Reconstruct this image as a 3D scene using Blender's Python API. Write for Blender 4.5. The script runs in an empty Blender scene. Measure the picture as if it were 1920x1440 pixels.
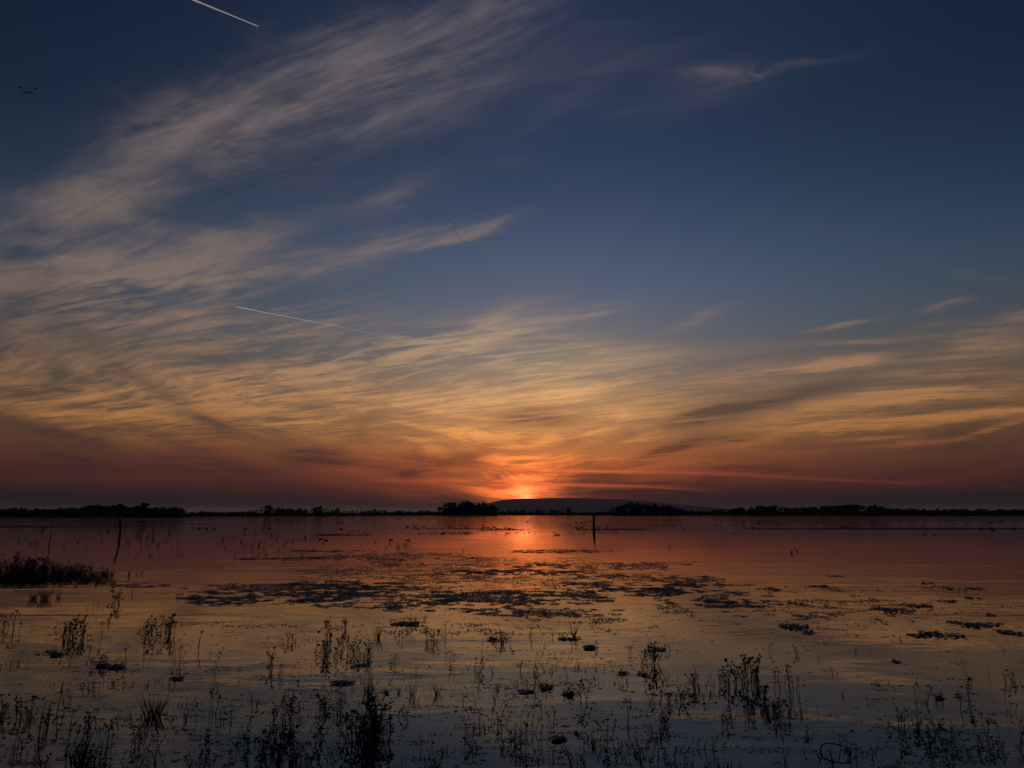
import bpy, bmesh, math, random
from mathutils import Vector, Matrix, noise as mnoise

random.seed(11)
R = math.radians
sc = bpy.context.scene
col = sc.collection

# ------------------------------------------------------------------ camera
CAM_H = 1.8
F_PX = 1274.0                       # focal length in pixels of the 1920 px wide photograph
PITCH = 10.75
cam_d = bpy.data.cameras.new('camera')
cam = bpy.data.objects.new('camera', cam_d)
col.objects.link(cam)
cam_d.sensor_width = 36.0
cam_d.lens = 36.0 * F_PX / 1920.0
cam_d.clip_start = 0.1
cam_d.clip_end = 90000.0
cam.location = (0, 0, CAM_H)
cam.rotation_euler = (R(90 + PITCH), 0, 0)
sc.camera = cam


def pix_dir(px, py):
    """Unit direction in the world of a point of the photograph."""
    a, b, p = (px - 960) / F_PX, (720 - py) / F_PX, R(PITCH)
    return Vector((a, math.cos(p) - b * math.sin(p), math.sin(p) + b * math.cos(p))).normalized()


def azel(px, py):
    d = pix_dir(px, py)
    return math.degrees(math.atan2(d.x, d.y)), math.degrees(math.asin(d.z))


def on_water(px, py):
    """Point of the water surface seen at that point of the photograph."""
    d = pix_dir(px, py)
    t = -CAM_H / d.z
    return Vector((d.x * t, d.y * t, 0))


# ------------------------------------------------------------------ view
sc.view_settings.view_transform = 'Standard'
sc.view_settings.look = 'None'
sc.view_settings.exposure = 0.0
sc.view_settings.gamma = 1.0
sc.view_settings.use_curve_mapping = False
sc.render.film_transparent = False

# ------------------------------------------------------------------ sky
SUN_AZ, SUN_EL = azel(985, 934)
SUN_EL = -0.5
world = bpy.data.worlds.new('World')
sc.world = world
world.use_nodes = True
NT = world.node_tree
NODES, LINKS = NT.nodes, NT.links
for n in list(NODES):
    NODES.remove(n)


def lin(r, g, b):
    def f(c):
        c /= 255.0
        return c / 12.92 if c <= 0.04045 else ((c + 0.055) / 1.055) ** 2.4
    return (f(r), f(g), f(b))


class V:
    """A socket that does arithmetic: every operator adds a Math node."""
    def __init__(s, sock):
        s.s = sock

    def __add__(a, b): return M('ADD', a, b)
    def __radd__(a, b): return M('ADD', b, a)
    def __sub__(a, b): return M('SUBTRACT', a, b)
    def __rsub__(a, b): return M('SUBTRACT', b, a)
    def __mul__(a, b): return M('MULTIPLY', a, b)
    def __rmul__(a, b): return M('MULTIPLY', b, a)
    def __truediv__(a, b): return M('DIVIDE', a, b)
    def __rtruediv__(a, b): return M('DIVIDE', b, a)
    def __neg__(a): return M('MULTIPLY', a, -1.0)


def put(sock, val):
    if isinstance(val, V):
        LINKS.new(val.s, sock)
    elif isinstance(val, bpy.types.NodeSocket):
        LINKS.new(val, sock)
    else:
        sock.default_value = val


def M(op, a, b=None, c=None, clamp=False):
    n = NODES.new('ShaderNodeMath')
    n.operation = op
    n.use_clamp = clamp
    put(n.inputs[0], a)
    if b is not None:
        put(n.inputs[1], b)
    if c is not None:
        put(n.inputs[2], c)
    return V(n.outputs[0])


def gauss(x, w):
    q = x / w
    return M('POWER', 2.718, -(q * q))


def smooth(x, a, b):
    n = NODES.new('ShaderNodeMapRange')
    n.interpolation_type = 'SMOOTHSTEP'
    put(n.inputs[0], x)
    n.inputs[1].default_value, n.inputs[2].default_value = a, b
    n.inputs[3].default_value, n.inputs[4].default_value = 0.0, 1.0
    return V(n.outputs[0])


def comb(x, y, z=0.0):
    n = NODES.new('ShaderNodeCombineXYZ')
    for i, v in enumerate((x, y, z)):
        put(n.inputs[i], v)
    return n.outputs[0]


def vmath(op, a, b=None):
    n = NODES.new('ShaderNodeVectorMath')
    n.operation = op
    put(n.inputs[0], a)
    if b is not None:
        put(n.inputs[1], b)
    return n


def noise(vec, scale, detail=4.0, rough=0.55, distort=0.0, color=False):
    n = NODES.new('ShaderNodeTexNoise')
    put(n.inputs['Vector'], vec)
    n.inputs['Scale'].default_value = scale
    n.inputs['Detail'].default_value = detail
    n.inputs['Roughness'].default_value = rough
    n.inputs['Distortion'].default_value = distort
    return n.outputs['Color'] if color else V(n.outputs['Fac'])


def ramp(fac, stops):
    """stops: (position, (r, g, b) linear)"""
    n = NODES.new('ShaderNodeValToRGB')
    cr = n.color_ramp
    cr.interpolation = 'LINEAR'
    while len(cr.elements) < len(stops):
        cr.elements.new(0.5)
    for e, (p, c) in zip(cr.elements, sorted(stops)):
        e.position = p
        e.color = (*c, 1)
    put(n.inputs[0], fac)
    return n.outputs[0]


def el_ramp(stops):
    """Colours (sRGB 0..255) by degrees of elevation, 0..45."""
    return ramp(EL / 45.0, [(e / 45.0, lin(*c)) for e, c in stops])


def mixc(fac, a, b, blend='MIX'):
    n = NODES.new('ShaderNodeMix')
    n.data_type = 'RGBA'
    n.blend_type = blend
    n.clamp_factor = True
    put(n.inputs[0], fac)
    put(n.inputs[6], a)
    put(n.inputs[7], b)
    return n.outputs[2]


def scalec(c, k):
    n = vmath('SCALE', c)
    put(n.inputs['Scale'], k)
    return n.outputs[0]


STRENGTH = 0.1
tc = NODES.new('ShaderNodeTexCoord')
sep = NODES.new('ShaderNodeSeparateXYZ')
LINKS.new(tc.outputs['Generated'], sep.inputs[0])
DX, DY, DZ = (V(sep.outputs[i]) for i in range(3))
EL = M('ARCSINE', M('MINIMUM', M('MAXIMUM', DZ, -1.0), 1.0)) * 57.2958
AZ = M('ARCTAN2', DX, DY) * 57.2958

nish = NODES.new('ShaderNodeTexSky')
nish.sky_type = 'NISHITA'
nish.sun_disc = False
nish.sun_elevation = R(SUN_EL)
nish.sun_rotation = R(SUN_AZ)
nish.air_density = 1.0
nish.dust_density = 2.0
nish.ozone_density = 3.0

sky_dir = comb(AZ, EL, 1.0)
# ragged edges for the clouds: the direction is shifted by two sizes of noise
sh1 = vmath('MULTIPLY', vmath('SUBTRACT', noise(vmath('MULTIPLY', sky_dir, (0.6, 1.5, 1)).outputs[0], 0.16, 3, color=True), (0.5, 0.5, 0.5)).outputs[0], (6.0, 2.6, 0))
sh2 = vmath('MULTIPLY', vmath('SUBTRACT', noise(vmath('MULTIPLY', sky_dir, (0.5, 1.6, 1)).outputs[0], 0.9, 4, 0.65, color=True), (0.5, 0.5, 0.5)).outputs[0], (2.4, 0.75, 0))
sh = scalec(vmath('ADD', sh1.outputs[0], sh2.outputs[0]).outputs[0], 0.12 + 0.88 * smooth(EL, 3.0, 20.0))
CL = vmath('ADD', sky_dir, sh).outputs[0]

# the cirrus sheet: a plane high above, combed along one wind direction
zz = 1.0 / (M('MAXIMUM', DZ, 0.0) + 0.055)
PX, PY = DX * zz, DY * zz
WIND = R(-64)
S = PX * math.sin(WIND) + PY * math.cos(WIND)
T = PX * math.cos(WIND) - PY * math.sin(WIND)
wob = noise(comb(S, T), 0.35, 1) - 0.5
streak = noise(comb(S * 0.8, T * 2.5 + wob * 2.4), 0.95, 8, 0.63, 0.55)       # combed bands
fibre = noise(comb(S * 2.0, T * 8.5 + wob * 5.0), 1.15, 7, 0.68, 0.7)           # fine fibres
curd = noise(comb(S * 5.0, T * 8.0), 1.6, 4, 0.6, 0.5)                          # small ripples and mackerel texture
patch = noise(comb(S * 0.6, T * 0.9), 0.55, 5, 0.55, 0.6)

# low cloud seen edge on fans out from where the sun goes down
rise = M('SQRT', (AZ - SUN_AZ) * (AZ - SUN_AZ) + 9.0)
ev = EL - rise * 0.13
fan = noise(comb(AZ * 0.10, ev * 0.50 + wob * 1.2, 1.0), 1.0, 7, 0.62, 0.8)
fan2 = noise(comb(AZ * 0.16, ev * 1.15 + wob * 2.0, 4.0), 1.0, 7, 0.64, 0.7)

# ---- clouds laid where they stand in the sky: (from, to, half width, amount), photograph pixels -> azimuth, elevation
BRIGHT = [
    ((230, 330), (640, 130), 62, .46), ((540, 150), (1060, -40), 78, .56), ((250, 275), (420, 220), 42, .30), ((60, 450), (330, 290), 50, .30),
    ((20, 395), (250, 405), 30, .30), ((150, 385), (270, 425), 22, .26), ((600, 175), (760, 140), 34, .2),
    ((-60, 540), (420, 475), 36, .46), ((300, 480), (600, 405), 20, .40),
    ((330, 525), (700, 462), 28, .42), ((640, 470), (890, 425), 14, .55), ((860, 432), (985, 402), 7, .26),
    ((640, 425), (815, 335), 18, .25), ((770, 472), (935, 425), 7, .34),
    ((-20, 600), (330, 560), 40, .30), ((410, 590), (690, 543), 8, .20),
    ((520, 715), (870, 625), 26, .34), ((840, 640), (1010, 580), 20, .40), ((728, 626), (805, 636), 6, .5),
    ((880, 655), (960, 664), 5, .3), ((975, 622), (1165, 570), 11, .36),
    ((1265, 612), (1370, 578), 8, .34), ((1505, 617), (1625, 594), 5, .40), ((1530, 641), (1690, 631), 5, .46),
    ((1725, 586), (1810, 573), 5, .42), ((1690, 618), (1780, 603), 5, .25), ((1750, 638), (1960, 612), 15, .65), ((1780, 655), (1960, 640), 9, .35),
    ((1890, 595), (1960, 585), 8, .5), ((1475, 694), (1600, 685), 5, .5), ((1540, 685), (1660, 670), 7, .7),
    ((0, 690), (800, 650), 60, .22), ((300, 780), (900, 700), 55, .26), ((0, 760), (500, 760), 28, .3),
    ((820, 775), (1010, 755), 8, .5), ((980, 757), (1190, 712), 9, .66), ((960, 700), (1200, 660), 40, .22),
    ((940, 800), (1200, 775), 18, .34), ((1000, 790), (1090, 770), 6, .4),
    ((1170, 745), (1560, 690), 22, .30), ((1240, 845), (1520, 804), 10, .75), ((1450, 810), (1700, 792), 8, .8), ((1620, 800), (1940, 768), 8, .95),
    ((1380, 776), (1640, 752), 8, .6), ((1500, 755), (1940, 733), 10, .8), ((1600, 738), (1940, 716), 7, .4), ((1640, 705), (1930, 692), 12, .45), ((1700, 678), (1940, 660), 8, .3), ((1340, 800), (1600, 772), 6, .4),
    ((1640, 836), (1800, 826), 4, .85), ((1780, 828), (1930, 786), 4, .75), ((1560, 829), (1690, 820), 3, .7),
    ((1240, 150), (1420, 150), 24, .22), ((1285, 135), (1400, 122), 8, .16), ((1400, 125), (1430, 150), 5, .18), ((1410, 142), (1600, 108), 6, .20),
    ((990, 240), (1130, 150), 16, .14), ((1000, 215), (1400, 160), 30, .10), ((1430, 400), (1700, 462), 12, .06), ((1690, 460), (1940, 550), 10, .10),
    ((900, 305), (1010, 310), 12, .10), ((380, 330), (560, 300), 30, .14), ((420, 260), (820, 205), 45, .22),
    ((880, 25), (1010, 0), 10, .20), ((520, 310), (1000, 225), 50, .10), ((900, 130), (1420, 50), 55, .12), ((900, 410), (1250, 370), 40, .05),
    ((960, 640), (1500, 652), 16, .16), ((1000, 660), (1600, 690), 24, .16), ((600, 360), (860, 330), 30, .10),
]
DARK = [
    ((1235, 805), (1400, 757), 12, .95), ((1360, 768), (1580, 722), 14, .85), ((1190, 866), (1300, 828), 9, .9),
    ((1280, 835), (1440, 815), 8, .75), ((920, 777), (1085, 772), 14, .8), ((960, 792), (1080, 792), 8, .5), ((885, 832), (950, 828), 7, .55),
    ((960, 826), (1020, 822), 6, .45), ((1045, 828), (1092, 820), 9, .5), ((655, 822), (745, 735), 9, .24), ((660, 800), (690, 830), 10, .2),
    ((90, 595), (195, 658), 14, .5), ((225, 692), (350, 754), 9, .5), ((375, 783), (460, 817), 8, .65), ((-20, 783), (180, 825), 7, .7),
    ((40, 835), (180, 865), 12, .45), ((-20, 875), (330, 868), 16, .45), ((330, 850), (480, 880), 13, .4), ((350, 890), (580, 893), 15, .35),
    ((480, 820), (650, 865), 12, .42), ((560, 850), (780, 880), 12, .4), ((700, 900), (850, 870), 11, .4), ((780, 885), (930, 845), 8, .35),
    ((130, 520), (-30, 560), 30, .3), ((300, 770), (420, 790), 14, .25), ((1060, 897), (1180, 893), 6, .55),
    ((1035, 917), (1300, 915), 13, .85), ((1200, 925), (1500, 930), 16, .5), ((900, 905), (955, 890), 4, .3), ((560, 740), (700, 790), 10, .2),
]
REDS = [
    ((935, 879), (1330, 887), 2.4, .85), ((1300, 886), (1700, 905), 2.6, .70), ((1690, 905), (1880, 888), 6, .22),
    ((985, 907), (1200, 912), 2.6, .75), ((1180, 911), (1340, 920), 2.2, .38), ((760, 902), (960, 900), 4, .55),
    ((0, 900), (420, 890), 8, .16), ((870, 920), (990, 908), 6, .6), ((1380, 866), (1500, 862), 3, .12),
]


def strokes(items, vec, soft=1.0):
    total = None
    for (a, b, w, amp) in items:
        a0, a1 = Vector(azel(*a)), Vector(azel(*b))
        mid = (a0 + a1) / 2
        d = a1 - a0
        ppd = (Vector(azel(mx := (a[0] + b[0]) / 2, (my := (a[1] + b[1]) / 2) - 5)) - Vector(azel(mx, my + 5))).length / 10
        k = vec
        if total is not None:       # wait for the strokes before: keeps the shader's stack small
            kn = vmath('MULTIPLY_ADD', total, (1e-9, 1e-9, 0))
            put(kn.inputs[2], vec)
            k = kn.outputs[0]
        t = math.atan2(d.y, d.x)
        ll, ww = d.length * 0.475 / 0.8326, w * ppd * soft / 0.8326
        ca, sa = math.cos(t), math.sin(t)
        u = V(vmath('DOT_PRODUCT', k, (ca / ll, sa / ll, -(mid.x * ca + mid.y * sa) / ll)).outputs['Value'])
        vv = V(vmath('DOT_PRODUCT', k, (-sa / ww, ca / ww, -(mid.y * ca - mid.x * sa) / ww)).outputs['Value'])
        q = M('MULTIPLY_ADD', u, u, vv * vv)
        v = M('EXPONENT', -q)
        total = v * amp if total is None else M('MULTIPLY_ADD', v, amp, total)
    return total


bright = strokes(BRIGHT, CL, 1.15)
dark = strokes(DARK, CL, 1.1)
reds = strokes(REDS, sky_dir, 1.0)

# how far round from the sun, in degrees
dAZ = AZ - SUN_AZ
side = gauss(dAZ, 30.0)
near = gauss(dAZ, 12.0)

# clear sky: the Nishita sky, deeper blue overhead
top = el_ramp([(0, (255, 255, 255)), (8, (250, 250, 255)), (14, (232, 236, 250)), (20, (226, 230, 245)), (28, (214, 220, 242)), (36, (202, 208, 238)), (45, (190, 200, 232))])
base = mixc(1.0, nish.outputs[0], top, 'MULTIPLY')
base = mixc(1.0, base, (1.60, 1.28, 0.88, 1), 'MULTIPLY')
base = scalec(base, (1.05 + 1.35 * gauss(AZ - 3.0, 31.0)) * (1.0 + 0.75 * gauss(EL - 15.0, 9.0)))

K = 1.0 / STRENGTH
# low haze: thick dusty air along the horizon, glowing under the sun
haze_c = mixc(near, mixc(side,
    el_ramp([(0, (24, 23, 27)), (1.2, (34, 26, 29)), (2.4, (57, 34, 34)), (3.6, (68, 43, 37)), (5.5, (80, 58, 44)), (8, (80, 65, 50)), (11, (76, 69, 62)), (14, (66, 68, 72)), (18, (54, 63, 78)), (24, (42, 55, 74))]),
    el_ramp([(0, (30, 26, 29)), (1.2, (44, 29, 31)), (2.2, (96, 46, 41)), (3.3, (118, 60, 45)), (4.6, (138, 78, 49)), (6.5, (132, 90, 59)), (9, (124, 100, 77)), (12, (108, 99, 90)), (15, (96, 95, 98)), (19, (74, 83, 98)), (24, (62, 76, 97))])),
    el_ramp([(0, (50, 34, 34)), (1.2, (84, 42, 38)), (2.2, (150, 66, 42)), (3.3, (186, 90, 46)), (4.6, (196, 112, 58)), (6.5, (196, 132, 80)), (9, (190, 142, 98)), (12, (146, 128, 106)), (15, (108, 104, 102)), (19, (80, 87, 100)), (24, (66, 79, 99))]))
haze_a = 1.0 - smooth(EL + AZ * 0.05, 9.0, 27.0)
sky = mixc(haze_a * 0.92, base, scalec(haze_c, K))

# bright cirrus: light from below the horizon reaches the sheet
EV = EL + AZ * 0.16
veil = smooth(EL, 2.5, 7.0) * (1.0 - smooth(EV, 11.5, 16.5)) * (0.14 + 0.86 * gauss(AZ + 13.0, 25.0))
thin = smooth(streak, 0.40, 0.64)
hair = smooth(fibre, 0.38, 0.66)
bcov = bright * (0.60 + 0.55 * thin + 0.60 * (hair - 0.4) + 0.6 * (curd - 0.5))
cov = 0.55 * bcov + 0.42 * smooth(bcov, 0.04, 0.80) + veil * (thin * 0.46 + (hair - 0.45) * 0.50 + (curd - 0.5) * 0.16)
cov = M('MAXIMUM', cov, 0.0) + smooth(patch, 0.5, 0.8) * smooth(EL, 10.0, 20.0) * gauss(AZ + 26.0, 26.0) * 0.12
cov = cov + smooth(fan2, 0.48, 0.61) * gauss(EL - 5.6, 3.2) * (0.10 + 0.26 * side + 0.34 * near)
cov = M('MINIMUM', cov, 0.92)
cloud_c = mixc(near,
    el_ramp([(0, (58, 36, 36)), (2.5, (96, 48, 40)), (4.5, (156, 90, 54)), (7, (196, 136, 80)), (9.5, (186, 136, 96)), (13, (162, 129, 107)), (17, (140, 121, 110)), (21, (128, 113, 108)), (27, (119, 107, 107)), (35, (114, 104, 106)), (45, (108, 100, 106))]),
    el_ramp([(0, (150, 60, 40)), (2.5, (232, 98, 48)), (4.5, (250, 144, 68)), (7, (252, 176, 100)), (9.5, (244, 182, 120)), (13, (196, 164, 128)), (17, (158, 138, 120)), (21, (136, 122, 114)), (27, (119, 107, 107)), (35, (114, 104, 106)), (45, (108, 100, 106))]))
cloud_c = scalec(cloud_c, K * (0.70 + 0.30 * gauss(AZ, 40.0)))
sky = mixc(cov, sky, cloud_c)

# dark cirrus that the low sun no longer reaches
dcov = M('MINIMUM', dark * (0.45 + 0.9 * thin + 0.7 * (hair - 0.3)) + smooth(patch, 0.5, 0.75) * gauss(EL - 4.0, 2.6) * 0.3 + smooth(fan, 0.46, 0.68) * gauss(EL - 3.6, 3.0) * 0.54, 0.9)
dark_c = mixc(near,
    el_ramp([(0, (28, 24, 27)), (2, (50, 32, 33)), (4, (66, 42, 38)), (7, (84, 64, 54)), (10, (92, 76, 68)), (15, (78, 72, 72)), (20, (66, 66, 74))]),
    el_ramp([(0, (44, 31, 33)), (1.5, (54, 34, 34)), (2.4, (96, 47, 40)), (4, (142, 74, 49)), (7, (120, 82, 58)), (10, (108, 84, 70)), (15, (92, 84, 80)), (20, (70, 70, 78))]))
sky = mixc(dcov, sky, scalec(dark_c, K))

# red streaks and the glow where the sun has gone behind the hill
red_c = mixc(near, lin(132, 62, 48) + (1,), lin(255, 118, 62) + (1,))
sky = mixc(M('MINIMUM', reds, 0.9), sky, scalec(red_c, K))
gx, gy = AZ - (SUN_AZ - 0.35), EL - 1.2
glow1 = M('POWER', 2.718, -((gx / 0.85) * (gx / 0.85) + (gy / 0.85) * (gy / 0.85)))
core = M('POWER', 2.718, -(((gx - 0.5) / 0.42) * ((gx - 0.5) / 0.42) + ((gy + 0.05) / 0.30) * ((gy + 0.05) / 0.30)))
glow2 = M('POWER', 2.718, -((gx / 2.7) * (gx / 2.7) + ((gy - 0.7) / 1.9) * ((gy - 0.7) / 1.9)))
glow3 = M('POWER', 2.718, -((gx / 9.0) * (gx / 9.0) + ((gy - 2.0) / 3.6) * ((gy - 2.0) / 3.6)))
clear = 1.0 - dcov * 0.75
def addc(c, fac, rgb):
    n = NODES.new('ShaderNodeMix'); n.data_type = 'RGBA'; n.blend_type = 'ADD'; n.clamp_factor = False
    put(n.inputs[0], fac); put(n.inputs[6], c); put(n.inputs[7], (*[x * K for x in rgb], 1))
    return n.outputs[2]
sky = addc(sky, glow3 * clear * (0.5 + smooth(fan2, 0.4, 0.62)), (0.20, 0.056, 0.012))
sky = addc(sky, glow2 * clear * (0.2 + 2.0 * smooth(fan2, 0.36, 0.66)), (1.75, 0.33, 0.060))
sky = addc(sky, glow1 * clear, (2.6, 0.62, 0.20))
sky = addc(sky, core, (3.2, 0.80, 0.50))

# behind the camera and overhead: Nishita dusk, brightened to light the leaf mats and trees
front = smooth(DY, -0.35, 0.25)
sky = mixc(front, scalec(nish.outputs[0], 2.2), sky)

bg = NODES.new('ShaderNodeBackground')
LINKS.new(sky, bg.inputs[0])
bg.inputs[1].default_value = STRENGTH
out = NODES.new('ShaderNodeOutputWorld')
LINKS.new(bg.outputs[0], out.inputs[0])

# ------------------------------------------------------------------ sun
sun_d = bpy.data.lights.new('sun', 'SUN')
sun_d.energy = 5.0
sun_d.angle = R(0.5)
sun_d.color = (1.0, 0.80, 0.64)
sun = bpy.data.objects.new('sun', sun_d)
col.objects.link(sun)
sdir = Vector((math.sin(R(SUN_AZ)) * math.cos(R(SUN_EL)), math.cos(R(SUN_AZ)) * math.cos(R(SUN_EL)), math.sin(R(SUN_EL))))
sun.rotation_euler = sdir.to_track_quat('Z', 'Y').to_euler()
sun.location = (0, 0, 50)

world.cycles.sampling_method = 'MANUAL'
world.cycles.sample_map_resolution = 512
sc.cycles.adaptive_min_samples = 8
sc.cycles.adaptive_threshold = 0.02

# ------------------------------------------------------------------ materials
def material(name, rgb, rough=0.8, spec=0.3, var=0.35, scale=3.0, rgb2=None):
    m = bpy.data.materials.new(name)
    m.use_nodes = True
    t = m.node_tree
    p = t.nodes['Principled BSDF']
    p.inputs['Roughness'].default_value = rough
    p.inputs['Specular IOR Level'].default_value = spec
    n = t.nodes.new('ShaderNodeTexNoise')
    n.inputs['Scale'].default_value = scale
    n.inputs['Detail'].default_value = 3
    g = t.nodes.new('ShaderNodeTexCoord')
    t.links.new(g.outputs['Object'], n.inputs['Vector'])
    mx = t.nodes.new('ShaderNodeMix')
    mx.data_type = 'RGBA'
    a = tuple(c * (1 - var) for c in rgb)
    b = rgb2 or tuple(c * (1 + var) for c in rgb)
    mx.inputs[6].default_value = (*a, 1)
    mx.inputs[7].default_value = (*b, 1)
    t.links.new(n.outputs['Fac'], mx.inputs[0])
    t.links.new(mx.outputs[2], p.inputs['Base Color'])
    return m


MAT_STEM = material('stem', (0.055, 0.048, 0.030), 0.7, 0.3, 0.3, 20)
MAT_LEAF = material('leaf', (0.042, 0.052, 0.026), 0.6, 0.35, 0.4, 12, (0.070, 0.058, 0.032))
MAT_GRASS = material('grass_blade', (0.060, 0.062, 0.030), 0.65, 0.3, 0.3, 15)
MAT_WEED = material('floating_leaf', (0.105, 0.115, 0.095), 0.42, 0.5, 0.35, 6, (0.13, 0.13, 0.11))
MAT_CROWN = material('tree_foliage', (0.085, 0.092, 0.060), 0.9, 0.1, 0.4, 0.5)
MAT_BARK = material('bark', (0.075, 0.060, 0.045), 0.9, 0.1, 0.3, 2)
MAT_WOOD = material('weathered_wood', (0.11, 0.09, 0.07), 0.85, 0.2, 0.4, 9)
MAT_LAND = material('marsh_soil', (0.055, 0.052, 0.032), 0.95, 0.1, 0.4, 0.02)
MAT_HILL = material('hill_heath', (0.070, 0.075, 0.050), 0.95, 0.1, 0.4, 0.002)
MAT_BIRD = material('dark_plumage', (0.045, 0.042, 0.040), 0.8, 0.2, 0.3, 15)
MAT_BILL = material('bill', (0.16, 0.13, 0.10), 0.5, 0.3, 0.2, 15)

MAT_WATER = bpy.data.materials.new('lake_water')
MAT_WATER.use_nodes = True
_t = MAT_WATER.node_tree
_p = _t.nodes['Principled BSDF']
_p.inputs['Base Color'].default_value = (0.010, 0.012, 0.012, 1)
_p.inputs['Roughness'].default_value = 0.03
_p.inputs['IOR'].default_value = 1.40
_geo = _t.nodes.new('ShaderNodeNewGeometry')


def _wn(scale, vec, detail, rough=0.5):
    mp = _t.nodes.new('ShaderNodeVectorMath')
    mp.operation = 'MULTIPLY'
    _t.links.new(_geo.outputs['Position'], mp.inputs[0])
    mp.inputs[1].default_value = vec
    n = _t.nodes.new('ShaderNodeTexNoise')
    n.inputs['Scale'].default_value = scale
    n.inputs['Detail'].default_value = detail
    n.inputs['Roughness'].default_value = rough
    _t.links.new(mp.outputs[0], n.inputs['Vector'])
    return n.outputs['Fac']


def _wm(op, a, b, c=None):
    n = _t.nodes.new('ShaderNodeMath')
    n.operation = op
    for i, v in enumerate((a, b, c)):
        if v is None:
            continue
        if isinstance(v, (int, float)):
            n.inputs[i].default_value = v
        else:
            _t.links.new(v, n.inputs[i])
    return n.outputs[0]


ripple = _wn(1.6, (0.8, 2.0, 1), 3)                    # small ripples, crests across the view
swell = _wn(0.35, (0.5, 1.6, 1), 2)                    # lazy undulation
wind = _wn(0.035, (0.35, 1.6, 1), 3, 0.6)              # where a breath of wind roughens the surface
_mr = _t.nodes.new('ShaderNodeMapRange')
_mr.interpolation_type = 'SMOOTHSTEP'
_t.links.new(wind, _mr.inputs[0])
_mr.inputs[1].default_value, _mr.inputs[2].default_value = 0.42, 0.66
_mr.inputs[3].default_value, _mr.inputs[4].default_value = 0.18, 1.3
_sp = _t.nodes.new('ShaderNodeSeparateXYZ')
_t.links.new(_geo.outputs['Position'], _sp.inputs[0])
calm = _t.nodes.new('ShaderNodeMapRange')              # the bay lies calmer away from the bank
_t.links.new(_sp.outputs[1], calm.inputs[0])
calm.inputs[1].default_value, calm.inputs[2].default_value = 6.0, 38.0
calm.inputs[3].default_value, calm.inputs[4].default_value = 1.0, 0.42
chop = _t.nodes.new('ShaderNodeMapRange')              # the open lake beyond is ruffled
_t.links.new(_sp.outputs[1], chop.inputs[0])
chop.inputs[1].default_value, chop.inputs[2].default_value = 60.0, 230.0
chop.inputs[3].default_value, chop.inputs[4].default_value = 0.0, 1.3
gust = _wn(0.30, (0.45, 1.5, 1), 3, 0.6)                # small cat's paws close by
_gr = _t.nodes.new('ShaderNodeMapRange')
_gr.interpolation_type = 'SMOOTHSTEP'
_t.links.new(gust, _gr.inputs[0])
_gr.inputs[1].default_value, _gr.inputs[2].default_value = 0.50, 0.64
_gr.inputs[3].default_value, _gr.inputs[4].default_value = 0.0, 1.1
height0 = _wm('ADD', _wm('MULTIPLY', _wm('MULTIPLY', ripple, _wm('ADD', _mr.outputs[0], _gr.outputs[0])), 0.0085), _wm('MULTIPLY', swell, 0.014))
height = _wm('MULTIPLY', height0, _wm('ADD', calm.outputs[0], chop.outputs[0]))
_b = _t.nodes.new('ShaderNodeBump')
_b.inputs['Strength'].default_value = 1.0
_b.inputs['Distance'].default_value = 1.0
_t.links.new(height, _b.inputs['Height'])
_t.links.new(_b.outputs[0], _p.inputs['Normal'])

MAT_VAPOUR = bpy.data.materials.new('vapour')
MAT_VAPOUR.use_nodes = True
_v = MAT_VAPOUR.node_tree
_v.nodes.remove(_v.nodes['Principled BSDF'])
_d = _v.nodes.new('ShaderNodeBsdfDiffuse')
_d.inputs[0].default_value = (0.85, 0.85, 0.85, 1)
_l = _v.nodes.new('ShaderNodeBsdfTranslucent')
_l.inputs[0].default_value = (0.85, 0.85, 0.85, 1)
_tr = _v.nodes.new('ShaderNodeBsdfTransparent')
_m1, _m2 = _v.nodes.new('ShaderNodeMixShader'), _v.nodes.new('ShaderNodeMixShader')
_m1.inputs[0].default_value = 0.5
_v.links.new(_d.outputs[0], _m1.inputs[1])
_v.links.new(_l.outputs[0], _m1.inputs[2])
_m2.inputs[0].default_value = 0.5
_v.links.new(_tr.outputs[0], _m2.inputs[1])
_v.links.new(_m1.outputs[0], _m2.inputs[2])
_v.links.new(_m2.outputs[0], _v.nodes['Material Output'].inputs['Surface'])


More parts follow.
